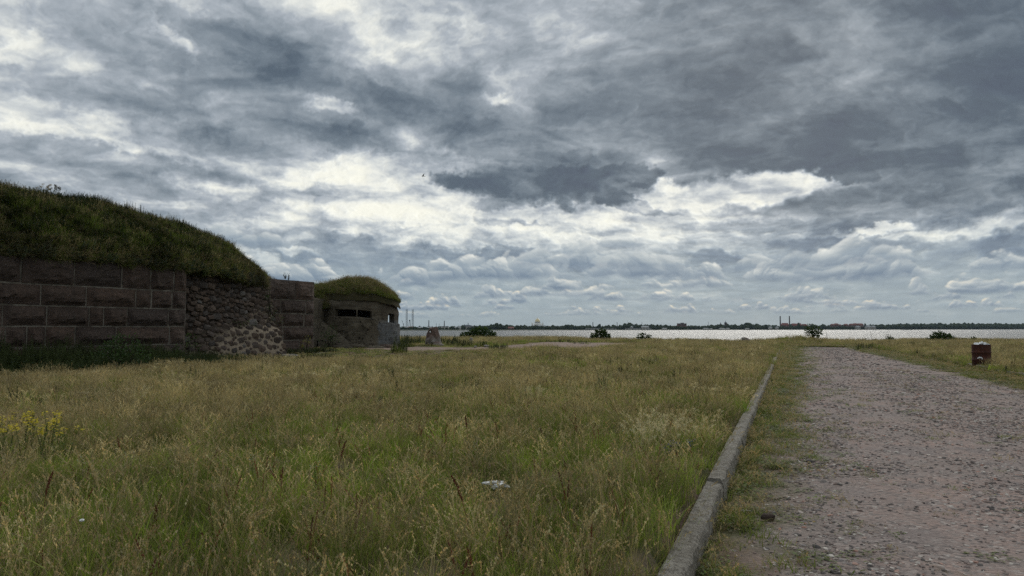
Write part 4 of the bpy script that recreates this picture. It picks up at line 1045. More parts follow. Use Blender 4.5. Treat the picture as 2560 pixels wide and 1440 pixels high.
# litter in the grass
p = gp(1240, 1212, .24); lit = crumple('plastic_bag', .085, .06, .036, 12, M_bag, (p.x, p.y, .24)); tagit(lit, 'crumpled white plastic bag lying in the tall grass near the viewer', 'plastic bag')
lit.rotation_euler = (0, .15, .4)
b = MB(); v, f = ICO2; b.add(v * np.array([.016, .016, .010]), f); p = gp(203, 1355, .2)
tagit(b.build('bottle_cap', M_bag, loc=(p.x, p.y, .34)), 'tiny white scrap caught in the grass at the lower left', 'litter')

# broken boulder of concrete with a hole
def m_boul(n, p):
    P_ = wpos(n); O_ = opos(n); x, y, z = n.sep(O_)
    a = n.noise(P_, 1.6, 5, .6); f = n.noise(P_, 12, 5, .7)
    c = n.mix(n.mr(n.m('ADD', z, n.m('MULTIPLY', n.m('SUBTRACT', a, .5), .8)), .35, .75), (.27, .245, .22, 1), (.165, .115, .095, 1))
    c = n.mix(n.mr(f, .45, .7, 0, .6), c, (.085, .068, .058, 1)); n.put(p.inputs['Base Color'], c); bump(n, p, f, 1, .06)
M_boul = mat('weathered_boulder', m_boul, .9, .2)
D = 51.5; U = D / FPX; zb = float(zg((1082 - 1280) * U, D)) - .05
out = [(-20, 0), (-18, 10), (-17, 20), (-15, 32), (-12, 38), (-8, 47), (0, 49), (10, 50), (13, 48), (14, 40), (17, 30), (20, 20), (20, 12), (22, 5), (25, 0)]
t = thing('broken_boulder', 'upright broken lump of reddish masonry with a small hole through it', 'boulder', ((1082 - 1280) * U, D, zb))
hx, hz_r, hr_ = -6.0, 37.5, 2.1
b = MB(); nn_ = 36
ring = []
for k in range(nn_):
    a = 2 * math.pi * k / nn_; ring.append((math.cos(a), math.sin(a)))
def outline_at(a):
    # ray from hole centre to outline polygon
    dx_, dz_ = math.cos(a), math.sin(a); best = 9e9; pts = out
    for (x0, z0), (x1, z1) in zip(pts, pts[1:] + pts[:1]):
        ex, ez = x1 - x0, z1 - z0; den = dx_ * ez - dz_ * ex
        if abs(den) < 1e-9: continue
        tt_ = ((x0 - hx) * ez - (z0 - hz_r) * ex) / den; uu = ((x0 - hx) * dz_ - (z0 - hz_r) * dx_) / den
        if tt_ > 0 and -1e-6 <= uu <= 1 + 1e-6: best = min(best, tt_)
    return best
th_ = .42; NL = 7
for side in (-1, 1):
    vs = []
    for l in range(NL):
        f = l / (NL - 1)
        for k in range(nn_):
            a = math.tau * k / nn_; rmax = outline_at(a); r = hr_ + (rmax - hr_) * f
            x = hx + math.cos(a) * r; z = hz_r + math.sin(a) * r
            dpt = th_ * (.22 + .78 * min(1, f * 2.2)) * (1 - .8 * f ** 3) * (1.2 - z / 90) + .16 * mnoise.noise(Vector((x * .12, z * .12, side * 3.))) * (1 - f ** 4)
            if side < 0 and x > 2 + (30 - z) * .2 and z > 8: dpt *= .62
            vs.append((x * U, side * dpt, z * U))
    fs = [(l * nn_ + k, l * nn_ + (k + 1) % nn_, (l + 1) * nn_ + (k + 1) % nn_, (l + 1) * nn_ + k) for l in range(NL - 1) for k in range(nn_)]
    b.add(vs, fs if side > 0 else [f[::-1] for f in fs])
o2 = NL * nn_
b.f += [(k, (k + 1) % nn_, o2 + (k + 1) % nn_, o2 + k) for k in range(nn_)]
lo = (NL - 1) * nn_; b.f += [(lo + k, lo + (k + 1) % nn_, o2 + lo + (k + 1) % nn_, o2 + lo + k) for k in range(nn_)]
b.build('stone_body', M_boul, t)
o = link('fallen_lump', stone_mesh('fallen_lump', 31, 1, 1, 1, jag=.5), M_boul, t, (.35, -.35, .12)); o.scale = (.36, .3, .22)
for k, (px, py, w, h, lb) in enumerate(((1132, 860, .30, .16, 'low pale stone in the grass right of the broken boulder'), (1154, 862, .17, .10, 'small pale stone between the low stone and the leaning slab'), (1126, 862.5, .12, .07, 'smallest pale stone left of the low stone'),
        (1179, 860, .16, .42, 'pale upright leaning slab at the foot of the wide bush'), (1216, 866, .25, .09, 'flat grey stone by the dirt track below the wide bush'), (1188, 868, .14, .07, 'small grey stone beside the dirt track'))):
    zz = .33; p = gp(px, py, zz); o = link('loose_stone', stone_mesh('loose_stone', 40 + k, jag=.4), M_slab, None, (p.x, p.y, zz + h * .3)); o.scale = (w, w * .7, h); o.rotation_euler = (0, .25 if h > .3 else 0, k)
    tagit(o, lb, 'stone', 'loose stones by the dirt track')
for px, py, lb in ((1984, 1290, 'small dark oval stone on the road edge by the kerb'),):
    p = gp(1920, 1298, 0); o = link('loose_stone', stone_mesh('loose_stone', 55, .065, .05, .03, jag=.3), M_gran, None, (p.x, p.y, .02)); tagit(o, 'dark oval stone lying on the bare verge beside the kerb', 'stone')
p = gp(1556 + 0, 1440, 0)
# pale crossed twigs
M_twig = plain('bleached_twig', (.46, .42, .34), .9, .15, 20)
p = gp(1861, 1285, 0)
b = MB(); b.tube([(-.03, .02, .01), (.01, 0, .016), (.05, -.03, .02)], .0028, 5); b.tube([(-.02, -.04, .015), (.015, 0, .02), (.03, .05, .012)], .0026, 5); b.tube([(-.05, .0, .012), (.0, .01, .02)], .002, 5)
tagit(b.build('twig', M_twig, loc=(p.x, p.y, .015)), 'pale crossed twigs lying on the verge right of the kerb', 'twigs')
# earth lump with brick at the road end
p = gp(1922, 852, .5); o = link('earth_lump', stone_mesh('earth_lump', 71, 1, 1, 1, jag=.4), M_boul, None, (p.x + .5, 72, .42)); o.scale = (.45, .4, .22); o.rotation_euler = (.1, .35, .4); tagit(o, 'low reddish lump of rubble at the bank beyond the left kerb', 'rubble')

# bird
M_bird = plain('bird_plumage', (.02, .022, .03), .8, .2, 8)
b = MB(); b.lathe([(0, -.085), (.012, -.06), (.024, -.01), (.022, .04), (.012, .07), (0, .09)], 8)
b.v = [(x, z_, y) for x, y, z_ in b.v]
bird = thing('bird', 'small dark swallow flying left of the dark flat cloud', 'bird', dp(1058, 440, 42))
b.build('body', M_bird, bird)
for s_ in (-1, 1):
    w = MB(); P_ = [(s_ * .015, .03, .005), (s_ * .09, .045, .05), (s_ * .19, -.04, .055), (s_ * .10, .005, .045), (s_ * .02, -.03, .0)]
    w.add(P_ + [(x, y, z - .004) for x, y, z in P_], [(0, 1, 3, 4), (1, 2, 3), (9, 8, 6, 5), (8, 7, 6), (0, 5, 6, 1), (1, 6, 7, 2), (2, 7, 8, 3), (3, 8, 9, 4)]); w.build('wing', M_bird, bird)
w = MB(); w.add([(0, -.07, 0), (.03, -.15, 0), (0, -.11, 0), (-.03, -.15, 0), (0, -.07, .004), (.03, -.15, .003), (0, -.11, .003), (-.03, -.15, .003)], [(0, 1, 2), (0, 2, 3), (4, 6, 5), (4, 7, 6)]); w.build('tail', M_bird, bird)
bird.rotation_euler = (.2, .5, 2.2)

# ================================================================== growing things
def m_leafy(n, p):
    c = n.node('ShaderNodeAttribute', attribute_name='col').outputs['Color']
    t = n.node('ShaderNodeAttribute', attribute_name='tone', attribute_type='INSTANCER').outputs['Vector']
    tx, ty, tz = n.sep(t)                      # x: dryness, y: lightness
    hsv = n.sep(c)
    g = n.mix(n.m('MULTIPLY', tx, .45), c, (*STRAW, 1))
    g = n.mix(1.0, g, n.xyz(ty, ty, ty), 'MULTIPLY')
    p.inputs['Roughness'].default_value = .7; p.inputs['Specular IOR Level'].default_value = .25
    n.put(p.inputs['Base Color'], g)
    tr = n.node('ShaderNodeBsdfTranslucent'); n.put(tr.inputs[0], n.mix(1.0, g, (1.05, 1.1, .8, 1), 'MULTIPLY'))
    m_ = n.node('ShaderNodeMixShader'); m_.inputs[0].default_value = .35
    n.l.new(p.outputs[0], m_.inputs[1]); n.l.new(tr.outputs[0], m_.inputs[2]); return m_.outputs[0]
M_grass = mat('grass_blades', m_leafy)
def m_leaf_obj(n, p):
    c = n.node('ShaderNodeAttribute', attribute_name='col').outputs['Color']
    p.inputs['Roughness'].default_value = .65; n.put(p.inputs['Base Color'], c)
    tr = n.node('ShaderNodeBsdfTranslucent'); n.put(tr.inputs[0], n.mix(1.0, c, (1.05, 1.15, .7, 1), 'MULTIPLY'))
    m_ = n.node('ShaderNodeMixShader'); m_.inputs[0].default_value = .3
    n.l.new(p.outputs[0], m_.inputs[1]); n.l.new(tr.outputs[0], m_.inputs[2]); return m_.outputs[0]
M_leaf = mat('leaves', m_leaf_obj)

def vary(c, a=.25, rs=random):
    k = 1 + rs.uniform(-a, a); j = 1 + rs.uniform(-a * .4, a * .4)
    return (min(1, c[0] * k * j), min(1, c[1] * k), min(1, c[2] * k / j))
def lerp3(a, b, t): return tuple(x + (y - x) * t for x, y in zip(a, b))
def blade(mb, x, y, L, lean, az_, w, c0, c1, n=4, droop=1.2, z0=0.0):
    pts = []; d = Vector((math.cos(az_), math.sin(az_), 0)); pz = Vector((x, y, z0)); el_ = math.pi / 2 - lean
    face = random.uniform(0, math.pi); sdv = Vector((math.cos(face), math.sin(face), 0))
    vs = []; cs = []
    for i in range(n + 1):
        t = i / n; ww = w * (1 - t) ** .6 * .5 if i < n else 0
        if i < n: vs += [pz - sdv * ww, pz + sdv * ww]; c = lerp3(c0, c1, t); cs += [c, c]
        else: vs.append(pz.copy()); cs.append(c1)
        e = el_ - droop * t * t; pz = pz + (d * math.cos(e) + Vector((0, 0, math.sin(e)))) * (L / n)
    fs = [(2 * i, 2 * i + 1, 2 * i + 3, 2 * i + 2) for i in range(n - 1)] + [(2 * n - 2, 2 * n - 1, 2 * n)]
    mb.add(vs, fs, cs); return pz
def stem(mb, x, y, L, lean, az_, w, c, head, hc, hl=.12, hw=.012, droop=.35, dens=12):
    """thin stalk with a seed head"""
    d = Vector((math.cos(az_), math.sin(az_), 0)); pz = Vector((x, y, 0)); el_ = math.pi / 2 - lean; n = 6; path = [pz.copy()]
    for i in range(n):
        e = el_ - droop * ((i + 1) / n) ** 2; pz = pz + (d * math.cos(e) + Vector((0, 0, math.sin(e)))) * (L / n); path.append(pz.copy())
    sdv = Vector((-d.y, d.x, 0)); vs = []; fs = []
    for i, q in enumerate(path): vs += [q - sdv * w / 2, q + sdv * w / 2]
    fs = [(2 * i, 2 * i + 1, 2 * i + 3, 2 * i + 2) for i in range(n)]
    mb.add(vs, fs, lerp3(c, hc, .3))
    def at(t):
        f = t * n; i = min(int(f), n - 1); return path[i].lerp(path[i + 1], f - i)
    if head:
        t0 = 1 - hl / L
        for k in range(dens):
            t = t0 + (1 - t0) * (k + random.random()) / dens; q = at(min(t, 1))
            env = math.sin(math.pi * min(1, (t - t0) / (1 - t0) * .85 + .12)) * hw * (1 if head == 1 else 2.6)
            a = random.uniform(0, math.tau); o = Vector((math.cos(a), math.sin(a), random.uniform(.1, .9))) * env
            s_ = random.uniform(.006, .011) if head == 1 else random.uniform(.004, .008)
            up = Vector((random.uniform(-.4, .4), random.uniform(-.4, .4), 1)).normalized() * s_; sd_ = Vector((math.cos(a + 1.3), math.sin(a + 1.3), 0)) * s_ * .5
            mb.add([q + o - up, q + o + sd_, q + o + up, q + o - sd_], [(0, 1, 2, 3)], vary(hc, .25))
            if head == 2: mb.add([q, q + o, q + o + Vector((.001, 0, .002))], [(0, 1, 2)], c)
G1, G2, G3 = (.078, .132, .016), (.150, .220, .026), (.225, .275, .045)
T1, T2, T3 = (.30, .235, .125), (.45, .355, .200), (.60, .50, .31)
RED = (.12, .035, .022)
protos = bpy.data.collections.new('plant_forms')          # forms that the growing cover repeats
def proto(name, mb, mat_=None):
    me = mb.mesh(name); me.materials.append(mat_ or M_grass); o = bpy.data.objects.new(name, me); return o
def disc(r):
    a = random.uniform(0, math.tau); q = r * math.sqrt(random.random()); return q * math.cos(a), q * math.sin(a)
def tuft(kind, r=.13, wk=1.0, hk=1.0, nk=1.0):
    mb = MB()
    if kind == 'green':
        for _ in range(int(34 * nk)):
            x, y = disc(r); L = random.uniform(.16, .40) * hk; g = random.choice((G1, G2, G2, G3))
            blade(mb, x, y, L, random.uniform(.02, .5), random.uniform(0, math.tau), random.uniform(.004, .0075) * wk, vary(g), vary(lerp3(g, G3, .6)), 4, random.uniform(.3, 1.6))
        for _ in range(int(8 * nk)):
            x, y = disc(r); blade(mb, x, y, random.uniform(.15, .3) * hk, random.uniform(.1, .8), random.uniform(0, math.tau), .004 * wk, vary(T1), vary(T2), 3, 1.2)
    elif kind == 'mixed':
        for _ in range(int(24 * nk)):
            x, y = disc(r); L = random.uniform(.15, .36) * hk; g = random.choice((G1, G2, G3, T1))
            blade(mb, x, y, L, random.uniform(.02, .5), random.uniform(0, math.tau), random.uniform(.003, .006) * wk, vary(g), vary(lerp3(g, T1, .6)), 4, random.uniform(.3, 1.6))
        for _ in range(int(16 * nk)):
            x, y = disc(r); blade(mb, x, y, random.uniform(.10, .28) * hk, random.uniform(.2, 1.0), random.uniform(0, math.tau), .004 * wk, vary(T1), vary(T2), 3, 1.5)
        for _ in range(int(5 * nk)):
            x, y = disc(r); stem(mb, x, y, random.uniform(.34, .50) * hk, random.uniform(0, .3), random.uniform(0, math.tau), .0022 * wk, vary(T1), 1, vary(T2), random.uniform(.06, .11), .006 * wk, random.uniform(.1, .8), 9)
    elif kind == 'straw':
        for _ in range(int(14 * nk)):
            x, y = disc(r); g = random.choice((G1, G2, T1))
            blade(mb, x, y, random.uniform(.12, .30) * hk, random.uniform(.05, .6), random.uniform(0, math.tau), random.uniform(.003, .005) * wk, vary(g), vary(lerp3(g, T1, .6)), 3, random.uniform(.3, 1.6))
        for _ in range(int(15 * nk)):
            x, y = disc(r); stem(mb, x, y, random.uniform(.34, .58) * hk, random.uniform(0, .28), random.gauss(2.6, 1.3), .0022 * wk, vary(T1), random.choice((1, 1, 2)), vary(random.choice((T1, T2, T2))), random.uniform(.07, .14), .006 * wk, random.uniform(.1, 1.0), 11)
    elif kind == 'pale':
        for _ in range(int(12 * nk)):
            x, y = disc(r); stem(mb, x, y, random.uniform(.36, .55) * hk, random.uniform(0, .3), random.uniform(0, math.tau), .0024 * wk, vary(T2), 2, vary((.74, .66, .46), .1), random.uniform(.08, .15), .010 * wk, random.uniform(.2, 1.3), 30)
        for _ in range(int(12 * nk)):
            x, y = disc(r); blade(mb, x, y, random.uniform(.15, .3) * hk, random.uniform(.05, .6), random.uniform(0, math.tau), .005 * wk, vary(G2), vary(T1), 3, 1.0)
    elif kind == 'red':
        for _ in range(2):
            x, y = disc(r * .4); stem(mb, x, y, random.uniform(.30, .46) * hk, random.uniform(0, .3), random.uniform(0, math.tau), .005 * wk, vary(RED), 1, vary(RED), random.uniform(.14, .22), .009, .2, 26)
        for _ in range(6):
            x, y = disc(r * .5); blade(mb, x, y, random.uniform(.12, .22), random.uniform(.3, .9), random.uniform(0, math.tau), random.uniform(.012, .022), vary(RED), vary(lerp3(RED, T1, .4)), 3, 1.0)
    elif kind == 'broad':      # wide upright green leaves
        for _ in range(int(9 * nk)):
            x, y = disc(r * .5); blade(mb, x, y, random.uniform(.22, .42) * hk, random.uniform(.02, .4), random.uniform(0, math.tau), random.uniform(.009, .016) * wk, vary(G2), vary(G3), 5, random.uniform(.2, 1.1))
    elif kind == 'thatch':     # dead litter lying low
        for _ in range(int(40 * nk)):
            x, y = disc(r * 1.3); blade(mb, x, y, random.uniform(.08, .2), random.uniform(1.0, 1.5), random.uniform(0, math.tau), random.uniform(.003, .005) * wk, vary(lerp3(T1, (.2, .16, .12), .5)), vary(T2), 3, random.uniform(-.4, .8), z0=random.uniform(.01, .05))
    elif kind == 'curl':       # dry curled leaf
        for _ in range(3):
            x, y = disc(r); blade(mb, x, y, random.uniform(.32, .45) * hk, random.uniform(.1, .3), random.uniform(0, math.tau), .008 * wk, vary(T1), vary(T3), 7, random.uniform(2.2, 3.6))
    elif kind == 'weed':       # upright leafy stalks, dark green
        for _ in range(4):
            x, y = disc(r); h = random.uniform(.7, 1.0) * hk; az_ = random.uniform(0, math.tau); ln = random.uniform(0, .18)
            top = Vector((x + math.cos(az_) * math.sin(ln) * h, y + math.sin(az_) * math.sin(ln) * h, h)); b0 = Vector((x, y, 0))
            mb.tube([b0, top], [.006 * wk, .003 * wk], 3, (.05, .07, .02), False)
            for k in range(22):
                t = .12 + .88 * k / 22; q = b0.lerp(top, t); a = k * 2.4; L = .11 * (1.15 - t * .75) * random.uniform(.7, 1.2) * (.6 + .4 * hk); dv = Vector((math.cos(a), math.sin(a), .35)).normalized(); sv_ = Vector((-math.sin(a), math.cos(a), 0)) * L * .28
                c = vary(random.choice(((.035, .062, .018), (.05, .085, .024), (.07, .10, .03))))
                mb.add([q, q + dv * L * .5 + sv_, q + dv * L - Vector((0, 0, L * .25)), q + dv * L * .5 - sv_], [(0, 1, 2, 3)], c)
    elif kind == 'herb':       # low creeping leaves
        for _ in range(int(46 * nk)):
            x, y = disc(r); a = random.uniform(0, math.tau); L = random.uniform(.015, .035); z = random.uniform(.01, .07); dv = Vector((math.cos(a), math.sin(a), random.uniform(-.1, .5))).normalized(); sv_ = Vector((-math.sin(a), math.cos(a), .1)) * L * .35
            q = Vector((x, y, z)); mb.add([q, q + dv * L * .5 + sv_, q + dv * L, q + dv * L * .5 - sv_], [(0, 1, 2, 3)], vary(random.choice((G1, G2, (.09, .11, .035)))))
    return mb
def scatter(name, forms, pts, rotz, tilt, scl, tone, idx, label, cat, parent=None, kind='stuff'):
    """one object: the given forms repeated on the given points"""
    coll = bpy.data.collections.new(name + '_forms')
    for i, f in enumerate(forms): f.name = '%s_%02d' % (name, i) if False else f.name; coll.objects.link(f)
    order = sorted(range(len(forms)), key=lambda i: forms[i].name)      # collection instances come in name order
    rank = {i: r for r, i in enumerate(order)}
    me = bpy.data.meshes.new(name); n = len(pts)
    me.vertices.add(n); me.vertices.foreach_set('co', np.asarray(pts, np.float32).ravel())
    def at(nm, typ, key, arr):
        a = me.attributes.new(nm, typ, 'POINT'); a.data.foreach_set(key, np.asarray(arr).ravel())
    rot_ = np.stack([tilt[:, 0], tilt[:, 1], rotz], -1).astype(np.float32)
    at('rot', 'FLOAT_VECTOR', 'vector', rot_); at('scl', 'FLOAT_VECTOR', 'vector', scl.astype(np.float32)); at('tone', 'FLOAT_VECTOR', 'vector', tone.astype(np.float32))
    at('idx', 'INT', 'value', np.array([rank[int(i)] for i in idx], np.int32))
    ng = bpy.data.node_groups.new(name + '_spread', 'GeometryNodeTree')
    ng.interface.new_socket('Geometry', in_out='INPUT', socket_type='NodeSocketGeometry'); ng.interface.new_socket('Geometry', in_out='OUTPUT', socket_type='NodeSocketGeometry')
    L = ng.links; nd = ng.nodes
    gi, go = nd.new('NodeGroupInput'), nd.new('NodeGroupOutput')
    mp = nd.new('GeometryNodeMeshToPoints'); L.new(gi.outputs[0], mp.inputs[0])
    ci = nd.new('GeometryNodeCollectionInfo'); ci.inputs[0].default_value = coll; ci.inputs['Separate Children'].default_value = True; ci.inputs['Reset Children'].default_value = True
    ip = nd.new('GeometryNodeInstanceOnPoints'); ip.inputs['Pick Instance'].default_value = True
    def na(nm, typ):
        a = nd.new('GeometryNodeInputNamedAttribute'); a.data_type = typ; a.inputs[0].default_value = nm; return a.outputs[0]
    L.new(mp.outputs[0], ip.inputs['Points']); L.new(ci.outputs[0], ip.inputs['Instance']); L.new(na('idx', 'INT'), ip.inputs['Instance Index'])
    e2r = nd.new('FunctionNodeEulerToRotation'); L.new(na('rot', 'FLOAT_VECTOR'), e2r.inputs[0]); L.new(e2r.outputs[0], ip.inputs['Rotation'])
    L.new(na('scl', 'FLOAT_VECTOR'), ip.inputs['Scale']); L.new(ip.outputs[0], go.inputs[0])
    o = link(name, me, None, parent, kind=kind, label=label)
    if cat: o['category'] = cat
    md = o.modifiers.new('spread', 'NODES'); md.node_group = ng
    return o
def forms(prefix, spec):
    out = []; w = []
    for kind, count, weight, kw in spec:
        for _ in range(count):
            out.append(proto('%s_%s_%02d' % (prefix, kind, len(out)), tuft(kind, **kw))); w.append(weight / count)
    return out, np.array(w)
rs = np.random.RandomState(99)
def choose(w, dry):
    """pick forms; w: (forms,2) weights for lush and dry ground"""
    P_ = w[None, :, 0] * (1 - dry[:, None]) + w[None, :, 1] * dry[:, None]; P_ /= P_.sum(1, keepdims=True)
    return (np.cumsum(P_, 1) < rs.rand(len(dry))[:, None]).sum(1).clip(0, w.shape[0] - 1)

def field_points(d0, d1, dens, xl=-.86, xr=.86):
    """random ground points between two distances, inside a fan a good deal wider than the view"""
    n = int((xr - xl) * .5 * (d1 * d1 - d0 * d0) * dens)
    y = np.sqrt(rs.rand(n) * (d1 * d1 - d0 * d0) + d0 * d0); x = y * (xl + (xr - xl) * rs.rand(n))
    return x, y
def dist_wall(x, y):
    u = (x - AX) * NX + (y - AY) * NY; s = (x - AX) * DX + (y - AY) * DY
    return s, u
def meadow_mask(x, y):
    m = np.ones_like(x, bool)
    onroad = (x > KS * y + K0 - .045) & (x < RS_ * y + R0_ + .2) & (y < 64)
    m &= ~onroad
    s, u = dist_wall(x, y)
    m &= ~((u < 3.3 + .5 * np.sin(s * 1.3)) & (s < S_END)); m &= ~((u < -.6 + (s < 13.9) * .9 - (s > 13.9) * .9) & (s >= S_END) & (s < 18.5))
    m &= np.hypot(x - BX, y - BY) > BR + .25
    m &= y < bank_y(x) + 2
    m &= rs.rand(len(x)) > track_amount(x, y) * 1.3
    return m
def dryness(x, y):
    a = fbm(x * .22 + 4, y * .16 + 2, 4, .55, 3); b_ = fbm(x * 1.1, y * .8, 3, .55, 8)
    d = .36 + a * 1.0 + b_ * .4 + .26 * smooth(-np.abs(y - 16), -9, -2) * smooth(-x / np.maximum(y, 1), -.1, .6) + .12 * smooth(y, 9, 15) - .22 * smooth(-y, -9, -4)
    d -= .40 * smooth(KS * y + K0 + .55 - x, .75, 0) * (x < KS * y + K0)
    return np.clip(d, 0, 1)
def tall(x, y):
    """height of the grass: short near the path and the bare ground, full in the open"""
    r = x / np.maximum(y, 1)
    h = np.ones_like(x)
    h *= 1 - .62 * smooth(y, 26, 40) * smooth(-r, .02, .12) * (y < 70)
    h *= 1 - .35 * smooth(track_amount(x, y), 0, .3)
    h *= .80 + .35 * fbm(x * .5, y * .4, 3, .5, 12)
    h *= 1 - .45 * smooth(y, 34, 38) * (1 - smooth(y, 46, 50)) * smooth(-r, -.06, .02)
    return np.clip(h, .16, 1.25)
bands = [ # near, far, tufts per m2, form radius, width factor
    (1.6, 6.5, 95, .11, 1.0, 'near'), (6.5, 13, 58, .13, 1.15, 'near2'), (13, 26, 26, .20, 1.7, 'mid'), (26, 48, 11, .32, 2.6, 'far'), (48, 100, 4.6, .5, 4.2, 'edge')]
for bi, (d0, d1, dens, rad, wk, nm) in enumerate(bands):
    nk = 1.0 if bi < 2 else (1.5 if bi == 2 else 2.2)
    if bi == 0: nk = .75
    fk = dict(r=rad, wk=wk, nk=nk)
    spec = [('green', 4, 1, fk), ('mixed', 5, 1, fk), ('straw', 5, 1, fk), ('thatch', 2, 1, fk)]
    if bi < 3: spec += [('broad', 2, 1, fk), ('curl', 3, 1, dict(r=rad)), ('red', 3, 1, dict(r=rad))]
    if bi >= 2: spec += [('weed', 3, 1, dict(r=.10, wk=1.4 + bi * .3, hk=.50)), ('pale', 2, 1, dict(r=.16, wk=wk, nk=.8))]
    if bi == 3: spec += [('broad', 2, 1, fk), ('red', 2, 1, dict(r=.15, wk=1.5))]
    F, w = forms('meadow_' + nm, spec)
    W_ = []
    for kd, cnt, _, _ in spec:
        lush, dry = {'green': (.42, .20), 'mixed': (.30, .34), 'straw': (.07, .36), 'thatch': (.06, .09), 'broad': (.10, .03), 'curl': (.03, .03), 'red': (.030, .022), 'weed': (.035, .018), 'pale': (.02, .04)}[kd]
        W_ += [(lush / cnt, dry / cnt)] * cnt
    x, y = field_points(d0, d1, dens, -.90, .86)
    m = meadow_mask(x, y); x, y = x[m], y[m]
    dr = dryness(x, y); idx = choose(np.array(W_), dr)
    hh = tall(x, y); n_ = len(x)
    sc = (rs.uniform(.75, 1.2, n_) * hh * (.88 if bi < 2 else 1.0)); sx_ = np.maximum(rs.uniform(.85, 1.2, n_), .8)
    scl = np.stack([sx_, sx_, sc], -1)
    lt = rs.uniform(.66, 1.45, n_) * (1 + .55 * fbm(x * .6, y * .5, 3, .5, 15)) * (1 + .45 * fbm(x * 2.1, y * 1.3, 3, .6, 16))
    tone = np.stack([np.clip(dr * .9 + rs.uniform(-.25, .25, n_), 0, 1) * .65, lt, lt * 0], -1)
    z = zg(x, y) - .01
    scatter('meadow_grass', F, np.stack([x, y, z], -1), rs.rand(n_) * math.tau, rs.normal(0, .10, (n_, 2)), scl, tone, idx, ['tall mixed green and straw grass in the foreground', 'tall grass of the near meadow', 'straw coloured grass of the middle meadow', 'grass of the far meadow', 'grass along the edge of the bank'][bi], None)
    print(nm, n_)

# verge between kerb and gravel, thinning on to the road; and the right verge
F, w = forms('verge', [('green', 3, 1, dict(r=.10, hk=.42, nk=.8)), ('mixed', 3, 1, dict(r=.10, hk=.42, nk=.8)), ('herb', 3, 1, dict(r=.12)), ('thatch', 2, 1, dict(r=.12, nk=.6)), ('straw', 2, 1, dict(r=.08, hk=.45, nk=.2))])
W_ = np.array([(.10, .1)] * 3 + [(.10, .1)] * 3 + [(.13, .1)] * 3 + [(.10, .1)] * 2 + [(.012, .02)] * 2)
n0 = 60000
y = 1.5 + 62 * rs.rand(n0) ** 1.5; off = rs.exponential(.42, n0) * (1 + y * .016) + .17
x = KS * y + K0 + off
pn = fbm(x * 2.0, y * .42, 4, .6, 30) * .7 + fbm(x * 4, y * 2.6, 3, .6, 33) * .6
keep = rs.rand(n0) < np.clip((.16 + pn * 1.5) * np.exp(-np.maximum(off - .4 - y * .012, 0) * 1.3) + .22 * (off < .24), 0, 1) * np.clip(.18 + y * .020, 0, .8)
keep &= off < 3.2
xa, ya, oa = x[keep], y[keep], off[keep]
# right verge
n1 = 26000; y = 14 + 52 * rs.rand(n1); off = rs.normal(-.35, .55, n1); x = RS_ * y + R0_ + off
keep = (rs.rand(n1) < np.clip(.9 + off * .55 + fbm(x, y * .6, 3, .6, 31), 0, 1)) & (y < 64); xb, yb = x[keep], y[keep]; ob = 1 + np.maximum(-off[keep], 0)
# strip across the road's end
n2 = 9000; yc_ = 61.5 + 6 * rs.rand(n2); xc_ = KS * yc_ + K0 + rs.rand(n2) * 11
# stray tufts on the gravel
n3 = 260; y3 = 4 + 26 * rs.rand(n3); x3 = KS * y3 + K0 + .8 + rs.rand(n3) ** 1.6 * 6
x = np.concatenate([xa, xb, xc_, x3]); y = np.concatenate([ya, yb, yc_, y3]); oo = np.concatenate([oa, ob, np.ones(n2), np.full(n3, 3.0)])
n_ = len(x); idx = choose(W_, rs.rand(n_) * .5)
near_far = 1 + np.clip(y / 22, 0, 2.4)
sc = rs.uniform(.35, .95, n_) ** 1.3 * np.clip(1.15 - oo * .45, .35, 1.0) * (1 + .25 * (np.arange(n_) > len(xa)))
scl = np.stack([near_far * rs.uniform(.7, 1.2, n_)] * 2 + [sc * (1 + .25 * np.clip(y / 25, 0, 1.6))], -1)
lt = rs.uniform(.75, 1.15, n_); tone = np.stack([np.clip(rs.uniform(-.2, .8, n_), 0, 1) * .5, lt, lt], -1)
scatter('verge_grass', F, np.stack([x, y, zg(x, y) - .008], -1), rs.rand(n_) * math.tau, rs.normal(0, .12, (n_, 2)), scl, tone, idx, 'sparse short grass and herbs on the road verges', None)
print('verge', n_)

# stones of the road
def m_gravel(n, p):
    r = n.node('ShaderNodeAttribute', attribute_name='tone', attribute_type='INSTANCER').outputs['Vector']
    c = n.ramp(n.sep(r)[0], [(0, (.085, .078, .075)), (.22, (.165, .145, .135)), (.45, (.29, .21, .18)), (.60, (.26, .232, .22)), (.74, (.40, .345, .31)), (.92, (.62, .57, .51)), (1, (.42, .20, .14))])
    n.put(p.inputs['Base Color'], n.mix(n.mr(n.noise(wpos(n), 40, 4, .7), .4, .7, 0, .4), c, (.13, .11, .10, 1)))
M_gstone = mat('gravel_stones', m_gravel, .9, .2)
F = []
for k in range(10):
    me = stone_mesh('gravel_stone_%02d' % k, 200 + k, .5, .38, .20, sub=1, jag=.55)
    me.polygons.foreach_set('use_smooth', [False] * len(me.polygons)); me.materials.append(M_gstone); F.append(bpy.data.objects.new(me.name, me))
P_ = []
